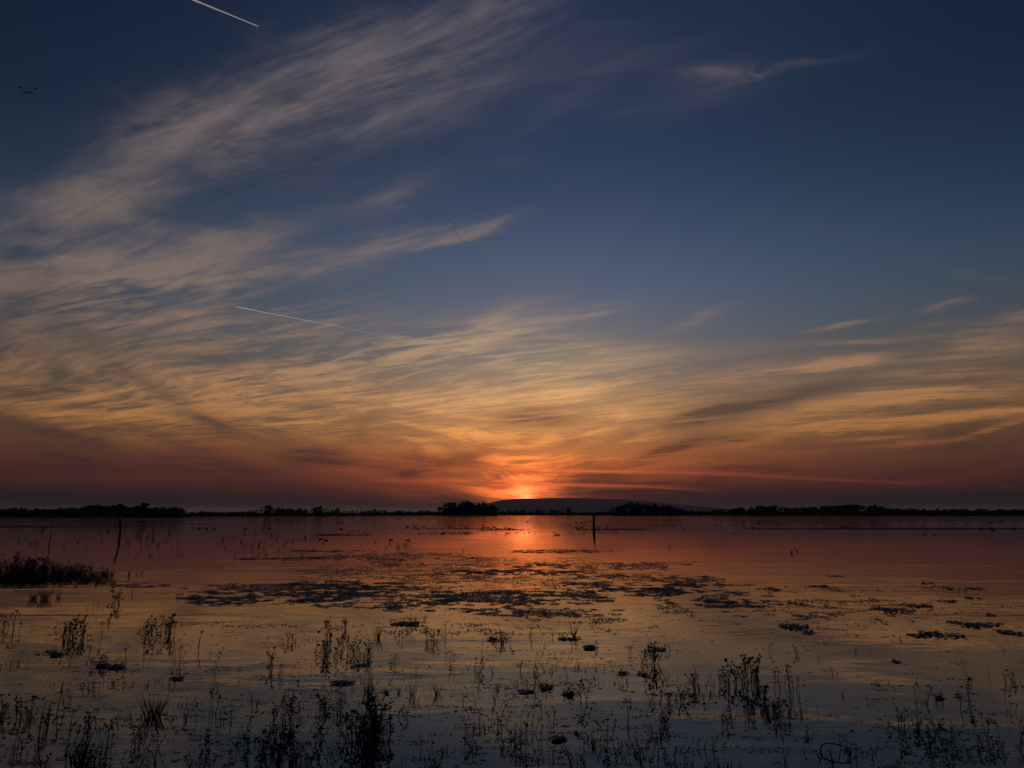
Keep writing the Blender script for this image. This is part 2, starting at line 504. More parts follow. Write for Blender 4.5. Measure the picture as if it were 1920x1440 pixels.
# ------------------------------------------------------------------ helpers
class MB:
    """Collects vertices and faces of one mesh."""
    def __init__(s):
        s.v, s.f = [], []

    def tube(s, pts, radii, sides=5, cap=True):
        base = len(s.v)
        up = Vector((0.31, 0.17, 0.93)).normalized()
        n = len(pts)
        for i, p in enumerate(pts):
            p = Vector(p)
            t = (Vector(pts[min(i + 1, n - 1)]) - Vector(pts[max(i - 1, 0)]))
            t = t.normalized() if t.length > 1e-9 else Vector((0, 0, 1))
            a = t.cross(up if abs(t.dot(up)) < 0.95 else Vector((1, 0, 0))).normalized()
            b = t.cross(a)
            for k in range(sides):
                w = 2 * math.pi * k / sides
                s.v.append(p + (a * math.cos(w) + b * math.sin(w)) * radii[i])
        for i in range(n - 1):
            for k in range(sides):
                k2 = (k + 1) % sides
                s.f.append((base + i * sides + k, base + i * sides + k2, base + (i + 1) * sides + k2, base + (i + 1) * sides + k))
        if cap:
            s.f.append(tuple(base + k for k in reversed(range(sides))))
            s.f.append(tuple(base + (n - 1) * sides + k for k in range(sides)))

    def leaf(s, p, d, nrm, ln, wd, cup=0.15):
        """An oval leaf with a folded midrib: six faces."""
        p, d = Vector(p), Vector(d).normalized()
        side = d.cross(Vector(nrm))
        side = side.normalized() if side.length > 1e-6 else Vector((1, 0, 0))
        up = side.cross(d)
        b = len(s.v)
        s.v.append(p)
        for t, w in ((0.3, 0.8), (0.65, 1.0)):
            c = p + d * ln * t - up * ln * 0.10 * t * t
            s.v += [c - side * wd * w * 0.5 + up * wd * cup, c, c + side * wd * w * 0.5 + up * wd * cup]
        s.v.append(p + d * ln - up * ln * 0.12)
        s.f += [(b, b + 2, b + 1), (b, b + 3, b + 2), (b + 1, b + 2, b + 5, b + 4), (b + 2, b + 3, b + 6, b + 5), (b + 4, b + 5, b + 7), (b + 5, b + 6, b + 7)]

    def blade(s, pts, w0):
        """A narrow folded grass blade along points."""
        b = len(s.v)
        n = len(pts)
        t = Vector(pts[-1]) - Vector(pts[0])
        side = t.cross(Vector((random.uniform(-.3, .3), 1, 0)))
        side = side.normalized() if side.length > 1e-6 else Vector((1, 0, 0))
        for i, p in enumerate(pts):
            w = w0 * (1 - (i / (n - 1)) ** 1.6) + w0 * 0.06
            p = Vector(p)
            s.v += [p - side * w / 2, p + Vector((0, w * 0.35, 0)), p + side * w / 2]
        for i in range(n - 1):
            a = b + 3 * i
            s.f += [(a, a + 1, a + 4, a + 3), (a + 1, a + 2, a + 5, a + 4)]

    def mesh(s, name, mat, smooth=False):
        me = bpy.data.meshes.new(name)
        me.from_pydata([tuple(v) for v in s.v], [], s.f)
        me.materials.append(mat)
        if smooth:
            me.polygons.foreach_set('use_smooth', [True] * len(me.polygons))
        me.update()
        return me

    def build(s, name, mat, parent=None, smooth=False):
        return link(name, s.mesh(name, mat, smooth), parent)


def link(name, data, parent=None):
    o = bpy.data.objects.new(name, data)
    col.objects.link(o)
    if parent is not None:
        o.parent = parent
    return o


def tag(o, label=None, cat=None, group=None, kind=None):
    for k, v in (('label', label), ('category', cat), ('group', group), ('kind', kind)):
        if v:
            o[k] = v
    return o


def metres(px, p):
    """Length in metres of that many photograph pixels at the point p."""
    d = (Vector(p) - Vector((0, 0, CAM_H)))
    depth = d.y * math.cos(R(PITCH)) + d.z * math.sin(R(PITCH))
    return px * depth / F_PX


def interp(tab, x):
    for (x0, y0), (x1, y1) in zip(tab, tab[1:]):
        if x <= x1:
            return y0 + (y1 - y0) * max(0.0, (x - x0) / (x1 - x0))
    return tab[-1][1]


# ------------------------------------------------------------------ the setting
def sheet(name, mat, x0, x1, y0, y1, z):
    b = MB()
    b.v = [(x0, y0, z), (x1, y0, z), (x1, y1, z), (x0, y1, z)]
    b.f = [(0, 1, 2, 3)]
    return tag(b.build(name, mat), kind='structure')


sheet('water', MAT_WATER, -4000, 4000, -600, 1500, 0.0)

# the far shore: its edge by photograph column (distance in metres), land running on to the horizon
SHORE = [(-900, 380), (-200, 350), (60, 340), (120, 320), (345, 330), (370, 380), (460, 430), (640, 480), (760, 560), (1000, 590), (1300, 600), (1500, 560), (1920, 520), (2900, 500)]
land = MB()
cols = []
k = -1100
while k <= 3100:
    az = R(azel(k, 962)[0])
    dist = interp(SHORE, k) / math.cos(az) * (1 + 0.02 * mnoise.noise((k * 0.013, 3.1, 0)) + 0.012 * mnoise.noise((k * 0.05, 9.1, 0)))
    cols.append((math.sin(az), math.cos(az), dist))
    k += 12
for sx, cy, d in cols:
    for dd, z in ((d - 2, -0.4), (d + 1.5, 0.28), (d + 30, 0.45), (d + 400, 0.5), (16000, 0.5), (60000, 0.5)):
        land.v.append((sx * dd, cy * dd, z))
for i in range(len(cols) - 1):
    for j in range(5):
        a = i * 6 + j
        land.f.append((a, a + 6, a + 7, a + 1))
tag(land.build('far_shore', MAT_LAND), kind='structure')

# low hill behind which the sun has gone, 14 km off
HILL = [(780, 964), (860, 956), (900, 949), (925, 941), (942, 937.5), (962, 935.4), (985, 934.6), (1005, 934.9), (1022, 934.2), (1045, 933.4), (1065, 933.9), (1110, 934.6), (1160, 936.2), (1200, 938.8), (1250, 943), (1310, 949), (1390, 956), (1480, 961), (1600, 964)]
hb = MB()
kx = [780 + 2.5 * i for i in range(329)]
for k in kx:
    d = pix_dir(k, interp(HILL, k) + 0.5 * mnoise.noise((k * 0.05, 0, 0)) + 0.35 * mnoise.noise((k * 0.31, 2, 0)))
    hz = max(0.0, d.z / math.hypot(d.x, d.y)) * 14000 + CAM_H
    u = Vector((d.x, d.y, 0)).normalized()
    for t in range(13):
        a = (t - 6) / 6
        dist = 14000 + a * 2600
        z = hz * (0.5 + 0.5 * math.cos(math.pi * a)) + (18 * mnoise.noise((k * 0.03, t * 0.7, 4)) * (1 - abs(a)) if t != 6 else 0)
        hb.v.append((u.x * dist, u.y * dist, max(z, -5)))
for i in range(len(kx) - 1):
    for t in range(12):
        a = i * 13 + t
        hb.f.append((a, a + 13, a + 14, a + 1))
tag(hb.build('hill', MAT_HILL, smooth=True), kind='structure')


# ------------------------------------------------------------------ trees of the far shore
def crown_mesh(rng, kind):
    """Unit-height tree: a crown of small leaf clumps with gaps; height 1, trunk foot at 0."""
    b = MB()
    lobes = []
    if kind == 'round':
        n, w0, z0 = 10, 0.42, 0.22
    elif kind == 'broad':
        n, w0, z0 = 13, 0.60, 0.18
    elif kind == 'tall':
        n, w0, z0 = 9, 0.17, 0.28
    else:                                                   # thin: a nearly bare tree
        n, w0, z0 = 9, 0.30, 0.40
    for i in range(n):
        t = rng.random()
        z = z0 + (0.93 - z0) * t
        rr = w0 * math.sin(math.pi * (0.22 + 0.68 * t)) * rng.uniform(0.3, 0.85)
        w = rng.uniform(0, 6.28)
        lobes.append((Vector((rr * math.cos(w), rr * math.sin(w), z)), rng.uniform(0.10, 0.19) * (0.75 if kind in ('tall', 'thin') else 1.3)))
    per = 66 if kind != 'thin' else 20
    for c, r in lobes:
        for _ in range(per):
            d = Vector((rng.gauss(0, 1), rng.gauss(0, 1), rng.gauss(0, 0.8))).normalized() * r * rng.uniform(0.35, 1.12)
            p = c + d
            if p.z < 0.10:
                continue
            s = rng.uniform(0.026, 0.058) * (0.6 if kind == 'thin' else 1)
            a = Vector((rng.gauss(0, 1), rng.gauss(0, 1), rng.gauss(0, 1))).normalized()
            e = a.orthogonal().normalized()
            f = a.cross(e)
            i0 = len(b.v)
            b.v += [p - e * s - f * s * 0.7, p + e * s - f * s * 0.5, p + e * s * 0.6 + f * s, p - e * s * 0.8 + f * s * 0.8]
            b.f.append((i0, i0 + 1, i0 + 2, i0 + 3))
    tr = MB()
    lean = Vector((rng.uniform(-.05, .05), 0, 0))
    tr.tube([(0, 0, -0.02), lean * 0.4 + Vector((0, 0, .25)), lean + Vector((0, 0, .55)), lean * 1.3 + Vector((0, 0, .85))], [0.028, 0.022, 0.015, 0.005], 5)
    for c, r in lobes:
        z = max(0.2, c.z - 0.22)
        s = lean * z + Vector((0, 0, z))
        tr.tube([s, s.lerp(c, 0.55) + Vector((0, 0, 0.02)), c + Vector((0, 0, r * 0.5))], [0.011, 0.007, 0.002], 4, False)
    return b.mesh('crown', MAT_CROWN), tr.mesh('trunk', MAT_BARK)


rng = random.Random(5)
TREES = {k: [crown_mesh(rng, k) for _ in range(5)] for k in ('round', 'broad', 'tall', 'thin')}


def tree(px, top, dist, kind, label, group=None, wide=1.0):
    d = pix_dir(px, 962)
    u = Vector((d.x, d.y, 0)) / d.y
    p = u * dist
    h = max(1.2, (pix_dir(px, top).z / pix_dir(px, top).y) * dist + CAM_H - 0.3) * 1.04
    e = tag(link('tree', None), label, 'tree', group)
    e.location = (p.x, p.y, 0.3)
    e.rotation_euler = (0, 0, rng.uniform(0, 6.28))
    e.scale = (h * wide, h * wide, h)
    c, t = rng.choice(TREES[kind])
    link('crown', c, e)
    link('trunk', t, e)
    return e


LINE_L = [(-60, 955), (0, 955), (32, 952.5), (55, 955), (70, 953), (92, 956), (110, 952), (150, 952), (165, 948), (190, 947), (204, 950), (219, 945), (236, 952), (256, 949), (262, 952), (290, 953), (305, 951), (340, 951), (349, 958), (360, 962)]
LINE_M = [(362, 960), (375, 957.5), (400, 961), (420, 959), (438, 959), (450, 960), (470, 952), (486, 951), (503, 948), (514, 949), (528, 952), (560, 954), (576, 953), (597, 951), (609, 951), (640, 955), (662, 956), (702, 955), (732, 957), (756, 958), (780, 957), (806, 956)]
LINE_R = [(1282, 956), (1300, 957), (1330, 956), (1350, 955), (1380, 952), (1405, 951), (1430, 949), (1460, 949), (1490, 952), (1515, 951), (1540, 950), (1580, 947.5), (1595, 945), (1612, 948), (1640, 948), (1662, 952), (1700, 953.5), (1760, 954), (1850, 954), (1920, 954), (2000, 954)]


def row(tab, x0, x1, step, kinds, label, group, jitter=2.0, extra=14, wide=1.0):
    x = x0
    while x < x1:
        tree(x, interp(tab, x) + rng.uniform(-0.4, jitter), interp(SHORE, x) + rng.uniform(4, extra), rng.choice(kinds), label, group, wide * rng.uniform(0.85, 1.25))
        x += step * rng.uniform(0.7, 1.3)


row(LINE_L, -50, 345, 6.5, ('round', 'broad', 'round'), 'dark leafy tree in the dense wood at the near end of the far shore', 'trees of the wood on the far shore by the curved pole', 2.5, 30, 1.1)
tree(271, 941.5, 334, 'tall', 'narrow dark tree standing up out of the wood on the far shore', None, 1.5)
row(LINE_M, 362, 812, 6.0, ('round', 'thin', 'thin', 'broad'), 'small thin crowned tree in the open row along the far shore', 'trees of the thin row between the wood and the round thicket', 2.0, 40, 1.0)
for x, top, w in ((826, 951, 1.0), (836, 946, 1.0), (846, 943.5, 1.0), (856, 943, 1.1), (866, 942.3, 1.0), (876, 941.8, 1.1), (886, 943, 1.0), (896, 944, 1.1), (905, 943.5, 1.0), (914, 945, 1.0), (922, 948, 1.1), (930, 953, 1.1), (841, 950, 1.2), (861, 949, 1.2), (881, 949, 1.2), (900, 950, 1.2), (916, 951, 1.2)):
    tree(x, top, 585 + rng.uniform(0, 18), 'broad' if w > 1 else 'round', 'rounded tree of the dense thicket in front of the hill, beside the sun glow', 'trees of the round thicket left of the sun glow', w)
for x, top in ((942, 958), (955, 957), (968, 957), (980, 956), (995, 957), (1010, 955), (1020, 957), (1032, 955.5), (1042, 956), (1054, 959), (1092, 959.5), (1108, 960), (1125, 959), (1140, 957.5)):
    tree(x, top, 620 + rng.uniform(0, 40), rng.choice(('round', 'broad')), 'low bush like tree on the shore right below the hill', 'low trees at the foot of the hill', 1.2)
tree(1067, 952.5, 612, 'round', 'single round crowned tree standing alone on the shore below the hill', None, 1.25)
for x, top, w in ((1152, 952, 1.1), (1160, 950, 1.0), (1168, 948, 1.0), (1177, 945.5, 1.0), (1187, 943, 1.1), (1196, 945, 1.0), (1206, 946, 1.1), (1216, 946.3, 1.0), (1226, 946, 1.0), (1235, 947, 1.1), (1245, 948.5, 1.0), (1254, 948.5, 1.1), (1263, 950, 1.0), (1271, 952, 1.1), (1165, 954, 1.3), (1192, 952, 1.3), (1221, 952, 1.3), (1249, 953, 1.3)):
    tree(x, top, 590 + rng.uniform(0, 18), 'broad' if w > 1 else 'round', 'uneven crowned tree of the thicket on the shore behind the wooden post', 'trees of the thicket right of the wooden post', w)
row(LINE_R, 1282, 1960, 7.0, ('round', 'broad', 'round', 'thin'), 'low dark tree in the long wood running along the far shore', 'trees of the long wood right of the post', 2.5, 40, 1.25)

# scrub along the whole shore, too far off to tell one bush from the next
sb = MB()
x = -120.0
while x < 2040:
    d = interp(SHORE, x)
    u = pix_dir(x, 962)
    hmax = 1.7 + 1.3 * mnoise.noise((x * 0.02, 1.7, 0)) + 0.9 * mnoise.noise((x * 0.11, 5, 0))
    if x < 350: hmax += 0.9
    if x > 1290: hmax = max(hmax, 2.2) + 0.7 * min(1, (x - 1290) / 300)
    for _ in range(10):
        dist = d + rng.uniform(2.0, 14.0)
        p = Vector((u.x / u.y * dist + rng.uniform(-.7, .7), dist, 0.2 + rng.random() ** 1.3 * max(0.7, hmax)))
        s = rng.uniform(0.25, 0.6) * d / 450
        a = Vector((rng.gauss(0, 1), rng.gauss(0, 1), rng.gauss(0, .7))).normalized()
        e = a.orthogonal().normalized()
        f = a.cross(e)
        i0 = len(sb.v)
        sb.v += [p - e * s - f * s * .7, p + e * s - f * s * .6, p + e * s * .5 + f * s, p - e * s * .8 + f * s * .8]
        sb.f.append((i0, i0 + 1, i0 + 2, i0 + 3))
    x += 0.55
tag(sb.build('shore_scrub', MAT_CROWN), 'low dark scrub and reeds fringing the whole far shore', 'scrub', kind='stuff')


# ------------------------------------------------------------------ posts
def post():
    p = on_water(1113.5, 993)
    e = tag(link('wooden_post', None), 'stout dark wooden post leaning in open water near the sun glow', 'post')
    e.location = p
    h, w = metres(26.5, p), metres(5.2, p)
    lean = metres(1.6, p)
    b = MB()
    pts, rad = [], []
    for i in range(10):
        t = i / 9
        pts.append((lean * t - 0.04 * math.sin(t * 2.6), 0, -0.5 + (h + 0.5) * t))
        rad.append(w * 0.5 * (1.0 - 0.10 * t + 0.05 * math.sin(i * 2.1)))
    b.tube(pts, rad, 10)
    b.build('shaft', MAT_WOOD, e, True)
    c = MB()
    c.tube([(lean - .02, 0, h - .02), (lean - .05, 0, h + .05), (lean - .07, 0, h + .07)], [w * .56, w * .5, w * .2], 9)
    c.build('split_top', MAT_WOOD, e)


def pole():
    p = on_water(224, 1009)
    e = tag(link('curved_pole', None), 'tall thin curved pole with a knotted top in shallow water before the wood', 'pole')
    e.location = p
    m = metres(1, p)
    pts = [(-0.5 * m, 0, -0.4), (0, 0, 0), (0.3 * m, 0, 9 * m), (-0.2 * m, 0, 18 * m), (-1.6 * m, 0, 29 * m), (-3.8 * m, 0, 39 * m), (-5.0 * m, 0, 45 * m)]
    b = MB()
    b.tube(pts, [2.0 * m, 1.95 * m, 1.85 * m, 1.7 * m, 1.6 * m, 1.5 * m, 1.1 * m], 8)
    b.build('shaft', MAT_BARK, e, True)
    k = MB()
    k.tube([(-4.6 * m, 0, 41 * m), (-4.8 * m, 0, 43 * m), (-5.0 * m, 0, 46 * m), (-5.1 * m, 0, 47.5 * m)], [1.0 * m, 2.2 * m, 1.9 * m, .5 * m], 8)
    k.build('knot', MAT_BARK, e, True)
    f = MB()
    f.tube([(-3.6 * m, 0, 38 * m), (-6.2 * m, 0, 39.5 * m), (-7.6 * m, 0, 37.5 * m)], [.8 * m, .7 * m, .3 * m], 6)
    f.build('stub', MAT_BARK, e, True)


def stick(px, py, h, label, lean=0.0, w=2.2):
    p = on_water(px, py)
    m = metres(1, p)
    b = MB()
    b.tube([(0, 0, -.3), (0, 0, 0), (lean * m * .4, 0, h * m * .5), (lean * m, 0, h * m)], [w * m * .5, w * m * .5, w * m * .42, w * m * .3], 7)
    o = tag(b.build('thin_stake', MAT_WOOD, None, True), label, 'stake')
    o.location = p


post()
pole()
stick(92.5, 1020, 20, 'thin straight stake in the water between the wood and the reed bed', 1.0)
stick(287, 1003, 18, 'leaning thin twig stake behind the curved pole, in the fading water', -1.0, 1.2)


# ------------------------------------------------------------------ water birds
def duck_mesh(rng, longneck=False):
    b = MB()
    prof = [(-0.24, .10, .012), (-0.20, .085, .035), (-0.10, .06, .075), (0.02, .05, .088), (0.12, .055, .070), (0.18, .07, .040), (0.205, .08, .01)]
    ring = 8
    i0 = len(b.v)
    for x, z, r in prof:
        for k in range(ring):
            w = 2 * math.pi * k / ring
            b.v.append((x, r * math.cos(w), z + r * 0.72 * math.sin(w)))
    for i in range(len(prof) - 1):
        for k in range(ring):
            k2 = (k + 1) % ring
            b.f.append((i0 + i * ring + k, i0 + (i + 1) * ring + k, i0 + (i + 1) * ring + k2, i0 + i * ring + k2))
    z1 = 0.23 if longneck else 0.17
    b.tube([(.14, 0, .08), (.19, 0, .14), (.20, 0, z1)], [.040, .026, .024], 7)
    b.tube([(.155, 0, z1 + .01), (.18, 0, z1 + .02), (.215, 0, z1 + .025), (.245, 0, z1 + .015), (.26, 0, z1 + .01)], [.008, .036, .040, .028, .012], 8)
    bill = MB()
    bill.tube([(.25, 0, z1 + .01), (.285, 0, z1 + .0), (.305, 0, z1 - .004)], [.016, .013, .006], 5)
    return b.mesh('body', MAT_BIRD, True), bill.mesh('bill', MAT_BILL)


DUCKS = [duck_mesh(rng), duck_mesh(rng, True)]
DUCK_AT = [(844, 989), (874, 989), (907, 989), (915, 989.5), (927, 989), (948, 990), (955, 991), (932, 992.5), (870, 999), (879, 999.7), (952, 1000), (1041, 1003.5), (1047, 1003), (988, 979), (1081, 980.5), (1090, 980), (1096, 979.5), (1106, 978.5), (1081, 990), (1090, 989.5), (1122, 988.5), (1139, 987),
           (1264, 986), (1282, 993), (1342, 985), (1372, 984), (1395, 987), (1413, 990), (1421, 982.5), (1459, 983), (1467, 981.5), (1535, 981.5), (1562, 991), (1578, 987.5), (1588, 990), (1636, 982), (1667, 991), (1730, 988), (1735, 1002), (1753, 1004), (1788, 990.5), (1809, 979), (1814, 981.5), (1856, 980.5), (1862, 979.5), (1867, 979), (1876, 980), (1840, 993), (1862, 994),
           (637, 980), (641, 980.5), (639, 992), (601, 1011.5), (612, 1013.5), (733, 1013), (765, 1013.5), (787, 1001), (764, 988), (778, 988), (795, 988), (374, 991), (387, 991), (402, 991), (460, 991.5), (492, 991), (505, 991.5)]
UNIQUE_DUCK = {
    (1753, 1004): 'largest dark duck of the nearest pair, swimming beyond the open water',
    (1735, 1002): 'smaller bird swimming just behind the nearest dark duck',
    (765, 1013.5): 'round dark coot floating alone in front of the sun lit water',
    (733, 1013): 'small round coot floating just beyond another coot',
    (1041, 1003.5): 'dark duck at the front of a close pair, between the glow and the post',
    (1047, 1003): 'second duck of the close pair between the glow and the post',
    (952, 1000): 'duck swimming on the red reflection of the sun, nearest of those there',
}
for q, (x, y) in enumerate(DUCK_AT):
    p = on_water(x, y)
    e = link('duck', None)
    lab = UNIQUE_DUCK.get((x, y))
    if lab:
        tag(e, lab, 'duck')
    elif (x, y) in ((374, 991), (387, 991), (402, 991)):
        tag(e, 'dark duck of a row of three on the dim water right of the curved pole', 'duck', 'row of three ducks right of the curved pole')
    elif (x, y) in ((601, 1011.5), (612, 1013.5)):
        tag(e, 'dark bird of a close pair among the sprigs in the reddish water', 'duck', 'pair of birds among the sprigs')
    elif (x, y) in ((637, 980), (641, 980.5)):
        tag(e, 'dark duck of a touching pair far out near the thin row of trees', 'duck', 'touching pair near the thin row of trees')
    elif (x, y) in ((870, 999), (879, 999.7)):
        tag(e, 'dark duck of a pair swimming in front of the round thicket', 'duck', 'pair of ducks in front of the round thicket')
    elif (x, y) in ((1856, 980.5), (1862, 979.5), (1867, 979), (1876, 980)):
        tag(e, 'duck of the tight string of four far out by the right edge', 'duck', 'string of four ducks by the right edge')
    elif (x, y) in ((1809, 979), (1814, 981.5)):
        tag(e, 'duck of the pair far out just left of the string of four', 'duck', 'pair left of the string of four')
    elif x < 830:
        tag(e, 'dark duck resting far out on the dim water', 'duck', 'ducks on the dim water between the curved pole and the thicket')
    elif x < 1160:
        tag(e, 'dark duck of the loose flock around the reflection of the sun', 'duck', 'ducks around the reflection of the sun')
    else:
        tag(e, 'dark duck of the scattered flock far beyond the wooden post', 'duck', 'ducks scattered past the wooden post')
    e.location = (p.x, p.y, -0.02)
    e.rotation_euler = (0, 0, rng.choice((0, math.pi)) + rng.uniform(-.6, .6))
    s = rng.uniform(0.85, 1.1) * (1.0 if y < 998 else 0.75)
    if y < 984: s *= 1.25
    e.scale = (s, s, s)
    bo, bi = DUCKS[0 if rng.random() < .7 else 1]
    link('body', bo, e)
    link('bill', bi, e)


# ------------------------------------------------------------------ birds on the wing
def flyer(flap):
    b = MB()
    b.tube([(-.42, 0, 0), (-.3, 0, .01), (-.1, 0, .02), (.12, 0, .015), (.24, 0, .01), (.42, 0, .02), (.5, 0, .03), (.58, 0, .02)], [.02, .07, .12, .11, .06, .04, .045, .01], 7)
    ws = []
    for sgn in (-1, 1):
        w = MB()
        zz = [0.03, 0.16 * flap, 0.10 * flap - .02, -0.16 + .1 * flap]
        xs = [0.05, 0.09, 0.02, -0.16]
        ch = [0.32, 0.30, 0.24, 0.06]
        ys = [0.03, 0.30, 0.58, 0.86]
        for x_, y_, z_, c_ in zip(xs, ys, zz, ch):
            w.v += [(x_ + c_ * .5, sgn * y_, z_), (x_, sgn * y_, z_ + .022), (x_ - c_ * .5, sgn * y_, z_ - .005), (x_, sgn * y_, z_ - .014)]
        for i in range(3):
            for k in range(4):
                a, c = i * 4 + k, i * 4 + (k + 1) % 4
                w.f.append((a, c, c + 4, a + 4))
        w.f += [(3, 2, 1, 0), (12, 13, 14, 15)]
        ws.append(w.mesh('wing', MAT_BIRD))
    return b.mesh('body', MAT_BIRD, True), ws


FLYERS = [flyer(f) for f in (1.0, 1.5, 0.4, -0.3)]


def bird(px, py, dist, label, group=None, scale=1.0, head=0.5):
    e = tag(link('flying_bird', None), label, 'bird', group)
    e.location = Vector((0, 0, CAM_H)) + pix_dir(px, py) * dist
    e.rotation_euler = (rng.uniform(-.2, .2), rng.uniform(-.1, .1), head + rng.uniform(-.25, .25))
    e.scale = (scale,) * 3
    bo, ws = rng.choice(FLYERS)
    link('body', bo, e)
    for w in ws:
        link('wing', w, e)


for x, y in ((842, 410), (844.5, 413.5), (849, 417), (851, 420), (853, 424), (854.5, 428), (854.5, 436), (857, 440.5), (859.5, 444), (863, 448)):
    bird(x, y, 400, 'goose in the short steep arm of the V shaped flock', 'geese in the steep arm of the V', 1.0, 0.9)
bird(866.5, 456, 430, 'leading goose at the point of the V shaped flock', None, 1.05, 0.9)
for x, y in ((869, 452.5), (875, 455), (883, 453), (893.5, 447.5), (903, 449), (908.5, 446.5), (914.5, 446.3), (921, 447), (929, 447.3), (942, 445), (948, 445), (954.5, 443.7)):
    bird(x, y, 400, 'goose in the long flat arm of the V shaped flock', 'geese in the flat arm of the V', 0.95, 0.9)
for x, y, lab in ((39, 164, 'large bird flying at the rear of a loose group of four, high up'), (65.5, 166, 'large bird flying ahead and alone at the right of a group of four'), (47, 174, 'lower bird of a touching pair flying high in the dark sky'), (57, 173, 'front bird of a touching pair flying high in the dark sky')):
    bird(x, y, 225, lab, None, 1.0, 1.45)
bird(1278, 828, 330, 'small lone bird flying low over the dark cloud streak', None, 0.8, 0.3)
bird(1328, 641, 420, 'tiny lone bird flying in the clear sky above the streaked clouds', None, 0.8, 2.6)
bird(1226, 866, 420, 'tiny lone bird flying close above the red horizon cloud', None, 0.7, 0.2)
bird(960, 742, 520, 'tiny lone bird crossing the bright cloud straight above the sun', None, 0.7, 0.2)


# ------------------------------------------------------------------ vapour trails, nine kilometres up
def contrail(a, b, label, widths, n=2, gap=1.6):
    A, B = pix_dir(*a), pix_dir(*b)
    A, B = A * (9000 / A.z), B * (9000 / B.z)
    e = tag(link('contrail', None), label, 'contrail')
    e.location = B
    for q in range(n):
        m = MB()
        pts, rad = [], []
        for i in range(25):
            t = i / 24
            p = A.lerp(B, t) - B
            off = (q - (n - 1) / 2) * gap * (1 - t * 0.85)
            pxm = (A.lerp(B, t)).length / F_PX
            pts.append(p + Vector((0, 0, off * pxm)) + Vector((0, 0, rng.uniform(-.12, .12) * pxm)))
            rad.append(0.5 * pxm * (widths[0] + (widths[1] - widths[0]) * t) * rng.uniform(.85, 1.15))
        m.tube(pts, rad, 6)
        m.build('vapour_line', MAT_VAPOUR, e, True)


contrail((300, -26), (484, 49), 'bright white double vapour trail high in the dark upper sky', (1.8, 1.1))
contrail((725, 630), (440, 574.5), 'long thin pale vapour trail above the lit cloud bank', (0.15, 2.0), 1)


# ------------------------------------------------------------------ plants standing in the water
rng = random.Random(21)
random.seed(4)


def curve(p0, d0, ln, bend, n=5):
    pts, p, d = [Vector(p0)], Vector(p0), Vector(d0).normalized()
    for i in range(n):
        p = p + d * ln / n
        d = (d + Vector(bend) / n).normalized()
        pts.append(p.copy())
    return pts


def leafy_stem(kind):
    """One stem of unit height with its side twigs, and the leaves it carries as a second mesh."""
    st, lf = MB(), MB()
    lean = Vector((rng.gauss(0, .16), rng.gauss(0, .16), 1))
    bend = Vector((rng.gauss(0, .35), rng.gauss(0, .3), rng.uniform(-.1, .2)))
    pts = curve((0, 0, -.12), lean, 1.08, bend, 7)
    r0 = rng.uniform(.014, .024)
    st.tube(pts, [r0 * (1 - .075 * i) for i in range(len(pts))], 5)

    def tuft(p, d, n, ln, spread):
        for _ in range(n):
            a = (Vector(d).normalized() + Vector((rng.gauss(0, spread), rng.gauss(0, spread), rng.gauss(0, spread * .8)))).normalized()
            lf.leaf(p, a, Vector((rng.gauss(0, .5), rng.gauss(0, .5), 1)), ln * rng.uniform(.7, 1.25), ln * rng.uniform(.38, .62))
    if kind == 'broken':                                    # a dead stalk, snapped and hanging
        i = rng.randint(4, 6)
        w = rng.uniform(0, 6.28)
        tw = curve(pts[i], (math.cos(w), math.sin(w), rng.uniform(-.5, .1)), rng.uniform(.3, .6), (0, 0, -1.1), 4)
        st.tube(tw, [r0 * .6, r0 * .55, r0 * .45, r0 * .4, r0 * .3], 4)
        tuft(tw[-1], tw[-1] - tw[-2], rng.randint(2, 4), .17, .5)
        tuft(pts[i - 2], (math.cos(w + 2), math.sin(w + 2), -.3), 1, .16, .2)
    elif kind == 'leafy':
        tuft(pts[-1], pts[-1] - pts[-2], rng.randint(4, 6), .150, .75)
        for _ in range(rng.randint(2, 4)):
            i = rng.randint(2, 6)
            w = rng.uniform(0, 6.28)
            tw = curve(pts[i], (math.cos(w), math.sin(w), rng.uniform(.6, 1.3)), rng.uniform(.14, .34), (0, 0, .5), 3)
            st.tube(tw, [r0 * .6, r0 * .5, r0 * .4, r0 * .3], 4)
            tuft(tw[-1], tw[-1] - tw[-2], rng.randint(3, 5), .13, .7)
        for _ in range(rng.randint(2, 5)):
            i = rng.randint(2, 6)
            w = rng.uniform(0, 6.28)
            tuft(pts[i], (math.cos(w), math.sin(w), .5), 1, .14, .2)
    elif kind == 'umbel':
        for _ in range(rng.randint(3, 5)):
            w = rng.uniform(0, 6.28)
            i = rng.choice((5, 6, 6, 7))
            tw = curve(pts[i], (math.cos(w) * .8, math.sin(w) * .8, 1), rng.uniform(.10, .24), (0, 0, .3), 3)
            st.tube(tw, [r0 * .5, r0 * .45, r0 * .4, r0 * .3], 4)
            tuft(tw[-1], tw[-1] - tw[-2], rng.randint(2, 4), .10, .9)
        for _ in range(rng.randint(1, 3)):
            w = rng.uniform(0, 6.28)
            tuft(pts[rng.randint(1, 5)], (math.cos(w), math.sin(w), .6), 1, .09, .2)
    else:                                                   # spike: leaves close along the whole stem
        for i in range(1, 8):
            for _ in range(2):
                w = rng.uniform(0, 6.28)
                tuft(pts[i], (math.cos(w) * .7, math.sin(w) * .7, .9), 1, .14 - .007 * i, .25)
    return st.mesh('stem', MAT_STEM), lf.mesh('leaves', MAT_LEAF)


STEMS = {k: [leafy_stem(k) for _ in range(n)] for k, n in (('leafy', 14), ('umbel', 12), ('spike', 8), ('broken', 7))}


